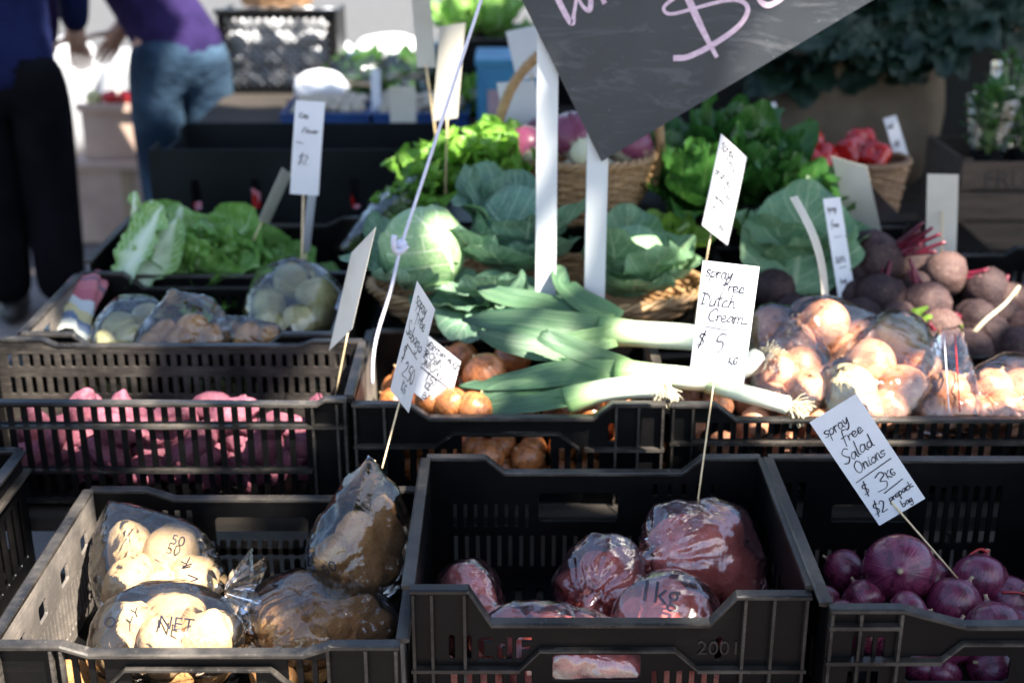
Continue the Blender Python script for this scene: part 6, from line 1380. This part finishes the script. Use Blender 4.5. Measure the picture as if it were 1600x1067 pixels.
for i in range(7):
    put(kinds('pep', pep, 3)[i % 3] if i % 3 else kinds('choko', V_CHOKO, 5)[0], 'capsicum' if i % 3 else 'choko', (q[0] + .05 + .07 * i, 5.64, q[2] + .03), .035, rr(), 'red capsicum on the pale carton between the shoppers' if i % 3 else 'green choko on the pale carton between the shoppers', 'capsicum' if i % 3 else 'choko', 'vegetables on the pale carton')
for i, (x, y, s, lb) in enumerate([(-1.95, 6.9, (.16, .15, .3), 'grey market sack standing beyond the shoppers near the kerb'), (-2.35, 7.0, (.25, .2, .32), 'grey market sack leaning beyond the navy shopper'), (-.1, 7.1, (.8, .3, .25), 'long grey covered load beyond the lattice crate')]):
    sack('market_sack', lb, (x, y, .006), s, 'loadcover', i + 20, 'sack')
# striped cloth over the tray corner
c = P(140, 470, y=2.92); e_ = None
u = np.linspace(0, 1, 26)[:, None]; v = np.linspace(0, 1, 30)[None]
pa = smooth_path([P(165, 425, y=3.02), P(140, 450, y=2.95), P(118, 490, y=2.86), P(98, 535, y=2.76)], 10)
idx = (np.linspace(0, 1, 30) * (len(pa) - 1)); ctr = np.array([pa[int(i)] for i in idx])
wd = np.interp(np.linspace(0, 1, 30), [0, .25, .5, 1], [.02, .045, .05, .06])
an = u * 2 * math.pi
X = ctr[None] + np.stack([np.cos(an) * wd[None], np.sin(an) * wd[None] * .5, np.sin(an) * wd[None] * .55], -1) * (1 + .16 * np.sin(an * 5 + v * 9))[..., None]
X = X - np.array((.02, 0, .01))
tag(MB().grid(X, np.stack(np.broadcast_arrays(u, 1 - v), -1)).build('striped_cloth', M['cloth'], None, pa[-1]), 'bundled red and blue striped cloth beside the choko tray', 'cloth')
MB().box((-1.075, 2.88, .50), (.09, .3, .10)).build('cloth_stand', M['plastic'], None, (-1.17, 2.88, .446), False)
tag(bpy.data.objects['cloth_stand'], 'black box under the striped cloth', 'box')
# ---- people
def skin_mesh(name, mat, V, E, rad, parent, loc, root=0, sub=2):
    me = bpy.data.meshes.new(name); me.from_pydata((np.array(V) - np.array(loc)).tolist(), E, [])
    o = bpy.data.objects.new(name, me); COL.objects.link(o); me.materials.append(mat); o.location = np.array(loc) - (parent_loc(parent) if parent else 0)
    if parent: o.parent = parent
    sk = o.modifiers.new('skin', 'SKIN'); sk.use_smooth_shade = True
    sd = me.skin_vertices[0].data
    for i, r in enumerate(rad): sd[i].radius = (r, r) if np.isscalar(r) else r
    sd[root].use_root = True
    ss = o.modifiers.new('smooth', 'SUBSURF'); ss.levels = 2; ss.render_levels = sub
    return o
def person(label, at, yaw, shirt, trousers, lean, arm_l, arm_r, height=1.68, stance=.11, rise=.52):
    """faces +y before yaw; arm_l/arm_r: elbow and hand offsets from the shoulder"""
    s = height / 1.72; c, sn = math.cos(yaw), math.sin(yaw)
    def w(x, y, z): return np.array((at[0] + (x * c - y * sn) * s, at[1] + (x * sn + y * c) * s, .006 + z * s))
    hip = .93; lx, ly = lean
    def t(x, y, f): return w(x + lx * f, y + ly * f, hip + (rise * f))
    V = [w(0, 0, hip), t(0, 0, .35), t(0, .01, .75), t(0, 0, 1.0), t(0, .01, 1.14), t(0, .03, 1.27), t(0, .035, 1.42),
         t(-.17, 0, .98), t(.17, 0, .98), w(-stance, 0, hip - .06), w(-stance, .03, .50), w(-stance, -.01, .09), w(stance, 0, hip - .06), w(stance, .03, .50), w(stance, -.01, .09), w(-stance, .13, .03), w(stance, .13, .03)]
    E = [(0, 1), (1, 2), (2, 3), (3, 4), (4, 5), (5, 6), (3, 7), (3, 8), (0, 9), (9, 10), (10, 11), (0, 12), (12, 13), (13, 14), (11, 15), (14, 16)]
    rad = [.15, .125, .14, .10, .055, .085, .07, .065, .065, .095, .062, .042, .095, .062, .042, .035, .035]
    sh = {}
    for k, (si, arm) in enumerate(((7, arm_l), (8, arm_r))):
        sx = -.17 if k == 0 else .17; b = len(V)
        el, hd = arm; p0 = np.array((sx + lx * .98, ly * .98, hip + rise * .98)); p1 = p0 + np.array(el); p2 = p1 + np.array(hd)
        V += [w(*p1), w(*p2)]; E += [(si, b), (b, b + 1)]; rad += [.045, .03]
        sh[k] = (p0, p1, p2)
        d = unit(np.array(hd)); sd_ = unit(np.cross(d, (0.2, 1, .3)))
        for f in range(5):      # palm reaches into five fingers
            off = sd_ * (.017 * (f - 2)); L = (.05, .085, .095, .088, .07)[f]
            q1 = p2 + d * .045 + off * 1.2; q2 = q1 + d * L * .55 + np.array((0, .006, -.004)); b2 = len(V)
            if f == 0: q1 = p2 + d * .02 + off * 1.4; q2 = q1 + d * .035 + off
            q3 = q2 + d * L * .4 + np.array((0, .012, -.008))
            V += [w(*q1), w(*q2), w(*q3)]; E += [(b + 1, b2), (b2, b2 + 1), (b2 + 1, b2 + 2)]; rad += [.011, .0088, .0075]
    loc = np.array((at[0], at[1], .006))
    V = np.array(V); V[:, 2] += 0
    body = skin_mesh('person', M['skin'], V, E, [r * s for r in rad], None, loc)
    tag(body, label, 'person', 'shoppers')
    tv = [w(0, 0, hip + .06), w(0, 0, hip - .04), w(-stance, -.005, hip - .12), w(-stance, .025, .50), w(-stance - .005, -.01, .06), w(stance, -.005, hip - .12), w(stance, .025, .50), w(stance + .005, -.01, .06)]
    skin_mesh('trousers', M[trousers], tv, [(0, 1), (1, 2), (2, 3), (3, 4), (1, 5), (5, 6), (6, 7)], [x * s for x in ((.18), .19, .128, .105, .09, .128, .105, .09)], body, loc)
    a, b_ = sh[0], sh[1]
    def mid(p, q, f): return p + (q - p) * f
    sv = [t(0, 0, -.30), t(0, 0, .35), t(0, .01, .75), t(0, 0, 1.0), t(0, .005, 1.08), t(-.17, 0, .98), t(.17, 0, .98), w(*a[1]), w(*mid(a[1], a[2], .85)), w(*b_[1]), w(*mid(b_[1], b_[2], .85))]
    skin_mesh('jumper', M[shirt], sv, [(0, 1), (1, 2), (2, 3), (3, 4), (3, 5), (3, 6), (5, 7), (7, 8), (6, 9), (9, 10)], [x * s for x in (.20, .165, .175, .12, .075, .09, .09, .065, .05, .065, .05)], body, loc, 1)
    for sx in (-1, 1):
        q = w(sx * stance, .05, .045); Vv, Ff = ico(3)
        Vv = Vv * np.array((.05, .135, .055)) * s; Vv[:, 2] = np.maximum(Vv[:, 2], -.04); Vv = Vv @ np.array([[c, -sn, 0], [sn, c, 0], [0, 0, 1]]).T
        MB().add(q + Vv, Ff).build('shoe', M['shoe'], body, q)
    hc = t(0, .0, 1.40); Vv, Ff = ico(3); Vv = Vv * np.array((.092, .11, .11)) * (1 + .05 * fbm(Vv * 4, 3, 2)[:, None])
    MB().add(hc + np.array((-sn * -.02, c * -.02, .02)) + Vv, Ff).build('hair', M['hair'], body, hc)
    fd = np.array((-sn, c, 0)); rd = np.array((c, sn, 0)); fh = t(0, .03, 1.36)
    for nm, off, sz, mt in (('nose', fd * .105, (.014, .02, .02), 'skin'), ('mouth', fd * .092 + np.array((0, 0, -.045)), (.024, .012, .007), 'redink'), ('eye', fd * .09 + rd * .033 + np.array((0, 0, .02)), (.012,) * 3, 'card'), ('eye', fd * .09 - rd * .033 + np.array((0, 0, .02)), (.012,) * 3, 'card'), ('ear', rd * .088, (.012, .02, .03), 'skin'), ('ear', -rd * .088, (.012, .02, .03), 'skin')):
        Vv, Ff = ico(2); MB().add(fh + off + Vv * np.array(sz), Ff).build(nm, M[mt], body, fh + off)
    return body
pa = P(22, 520, z=.006)
person('shopper in a navy jumper and black trousers, back turned', (P(22, 200, y=4.55)[0], 4.55), .15, 'navy', 'blacktrouser', (0, .08), ((-.05, .06, -.28), (.03, .14, -.22)), ((.05, .06, -.28), (-.03, .14, -.22)), 1.74, .088)
person('shopper in a purple jumper and blue jeans reaching down', (P(285, 150, y=5.15)[0], 5.15), .5, 'purple', 'jeans', (-.22, .14), ((-.06, .06, -.28), (-.02, .05, -.26)), ((.02, .10, -.27), (-.14, .10, -.20)), 1.66, .10, .47)

# ================================================================== UNSEEN TREE ADDED TO SHADE THE STALL (crown gaps shape the sun patches)
# places in the stall kept sunny by leaving out leaves on their sun line: (pixel, world depth, radius in metres)
LIT = [((1290, 515), 2.6, .03), ((1360, 575), 2.5, .03), ((1490, 625), 2.42, .03), ((1550, 612), 2.45, .03), ((1590, 640), 2.4, .03), ((430, 100), 5.3, .34), ((590, 100), 5.4, .28), ((60, 880), 2.02, .10), ((20, 960), 1.8, .12), ((330, 1010), 1.7, .08), ((130, 970), 1.80, .20), ((40, 930), 1.92, .14), ((220, 985), 1.82, .10), ((300, 960), 1.86, .08), ((110, 1010), 1.68, .12), ((250, 1040), 1.68, .12), ((400, 1030), 1.67, .05),
       ((205, 910), 1.97, .045), ((350, 905), 1.9, .025), ((95, 870), 2.0, .06), ((1165, 520), 2.15, .018), ((1180, 500), 2.15, .014), ((930, 1035), 1.80, .07), ((1000, 985), 1.8, .02), ((1120, 330), 2.6, .03), ((1245, 65), 2.69, .055), ((1310, 30), 2.69, .05), ((400, 800), 2.15, .03), ((580, 790), 2.14, .03),
       ((1010, 525), 2.55, .035), ((1040, 595), 2.42, .03), ((880, 520), 2.48, .02), ((850, 440), 2.72, .022), ((1035, 455), 2.95, .05), ((1060, 420), 3.0, .04), ((770, 470), 2.65, .03), ((725, 615), 2.37, .02), ((950, 640), 2.34, .03),
       ((1330, 640), 2.36, .035), ((1210, 590), 2.45, .03), ((1240, 640), 2.34, .05), ((1360, 670), 2.32, .03), ((1470, 410), 2.98, .025), ((1500, 500), 2.84, .04), ((1440, 530), 2.8, .04), ((1530, 450), 2.95, .03),
       ((190, 645), 2.38, .04), ((365, 640), 2.38, .045), ((280, 690), 2.33, .05), ((240, 655), 2.36, .04), ((60, 605), 2.56, .12), ((150, 610), 2.56, .05), ((400, 700), 2.33, .03), ((525, 530), 2.4, .03), ((560, 560), 2.5, .04), ((620, 580), 2.55, .05), ((400, 640), 2.3, .03),
       ((80, 520), 2.7, .04), ((1060, 300), 3.3, .05), ((770, 230), 3.2, .06), ((660, 250), 3.3, .04), ((700, 400), 2.8, .02), ((400, 640), 2.4, .03), ((1320, 260), 3.2, .03), ((285, 100), 5.0, .04), ((180, 250), 5.6, .10), ((190, 310), 5.6, .12), ((150, 210), 5.6, .07), ((40, 300), 4.9, .06), ((1000, 440), 3.0, .03)]
LITP = [(P(*p, y=y), r) for p, y, r in LIT]
tr = thing('shade_tree', 'unseen leafy tree behind the viewer, crown shaped to shade the stall in patches', 'tree', (6.2, -4.6, 0))
tp = [np.array(p) for p in ((6.2, -4.6, 0), (6.1, -4.4, 2.2), (5.7, -3.8, 4.2), (5.0, -2.8, 6.0), (4.2, -1.6, 7.4))]
MB().tube(smooth_path(tp, 6), np.linspace(.26, .12, 25), 14).build('trunk', M['trunk'], tr, tp[0])
rg = random.Random(3); br = MB(); tips = []
for k in range(13):
    s = tp[3] if k % 2 else tp[4] * .6 + tp[3] * .4; d = unit((math.cos(k * .8 + 1.2) + .0, math.sin(k * .8 + 1.2) + .35, .25)); L = rg.uniform(1.6, 3.0)
    q = smooth_path([s, s + d * L * .5 + np.array((0, 0, .25)), s + d * L + np.array((0, 0, .1))], 5); br.tube(q, np.linspace(.07, .02, len(q)), 7)
br.build('limb', M['trunk'], tr, tp[3])
Z0 = .7; b = MB(); g = np.random.default_rng(4); cnt = 0
H1, H2 = 5.2, 8.2
N = 40000
ty = g.uniform(.9, 5.9, N); tx = g.uniform(-2.5, 2.6, N); hh = g.uniform(H1, H2, N)
base = np.stack([tx, ty, np.full(N, Z0)], 1); t = (hh - Z0) / TO_SUN[2]; pos = base + TO_SUN * t[:, None]
keep = np.ones(N, bool)
for p, r in LITP:
    w = pos - p; al = w @ TO_SUN; dist = np.linalg.norm(w - al[:, None] * TO_SUN, axis=1); keep &= dist > max(r, .03) + .06
keep &= fbm(np.stack([tx * .9, ty * .9, hh * .5], 1), 9, 2) > -.75
edge = np.minimum(np.minimum(ty - .9, 5.9 - ty), np.minimum(tx + 2.5, 2.6 - tx)); keep &= edge + .35 * fbm(base * 2.2, 3, 2) > .12
pos = pos[keep]; n = len(pos)
a = g.uniform(0, 6.283, n); til = g.uniform(-.7, .7, n); L = g.uniform(.10, .16, n); Wd = L * g.uniform(.32, .45, n)
d = np.stack([np.cos(a), np.sin(a), til * .6], 1); d /= np.linalg.norm(d, axis=1)[:, None]
s = np.cross(d, np.stack([g.uniform(-.5, .5, n), g.uniform(-.5, .5, n), np.ones(n)], 1)); s /= np.linalg.norm(s, axis=1)[:, None]
nn = np.cross(s, d)
V = np.stack([pos - d * L[:, None] * .5, pos + s * Wd[:, None] * .8 + nn * .01, pos + d * L[:, None] * .5, pos - s * Wd[:, None] * .8 + nn * .01], 1).reshape(-1, 3)
U = np.tile(np.array([(.5, 0), (1, .5), (.5, 1), (0, .5)]), (n, 1))
F = np.arange(n * 4).reshape(n, 4)
cr = MB(); cr.V = [V]; cr.F = [tuple(f) for f in F.tolist()]; cr.U = [U]; cr.n = n * 4
cr.build('crown', M['treeleaf'], tr, (4, -2, 6.5), False)
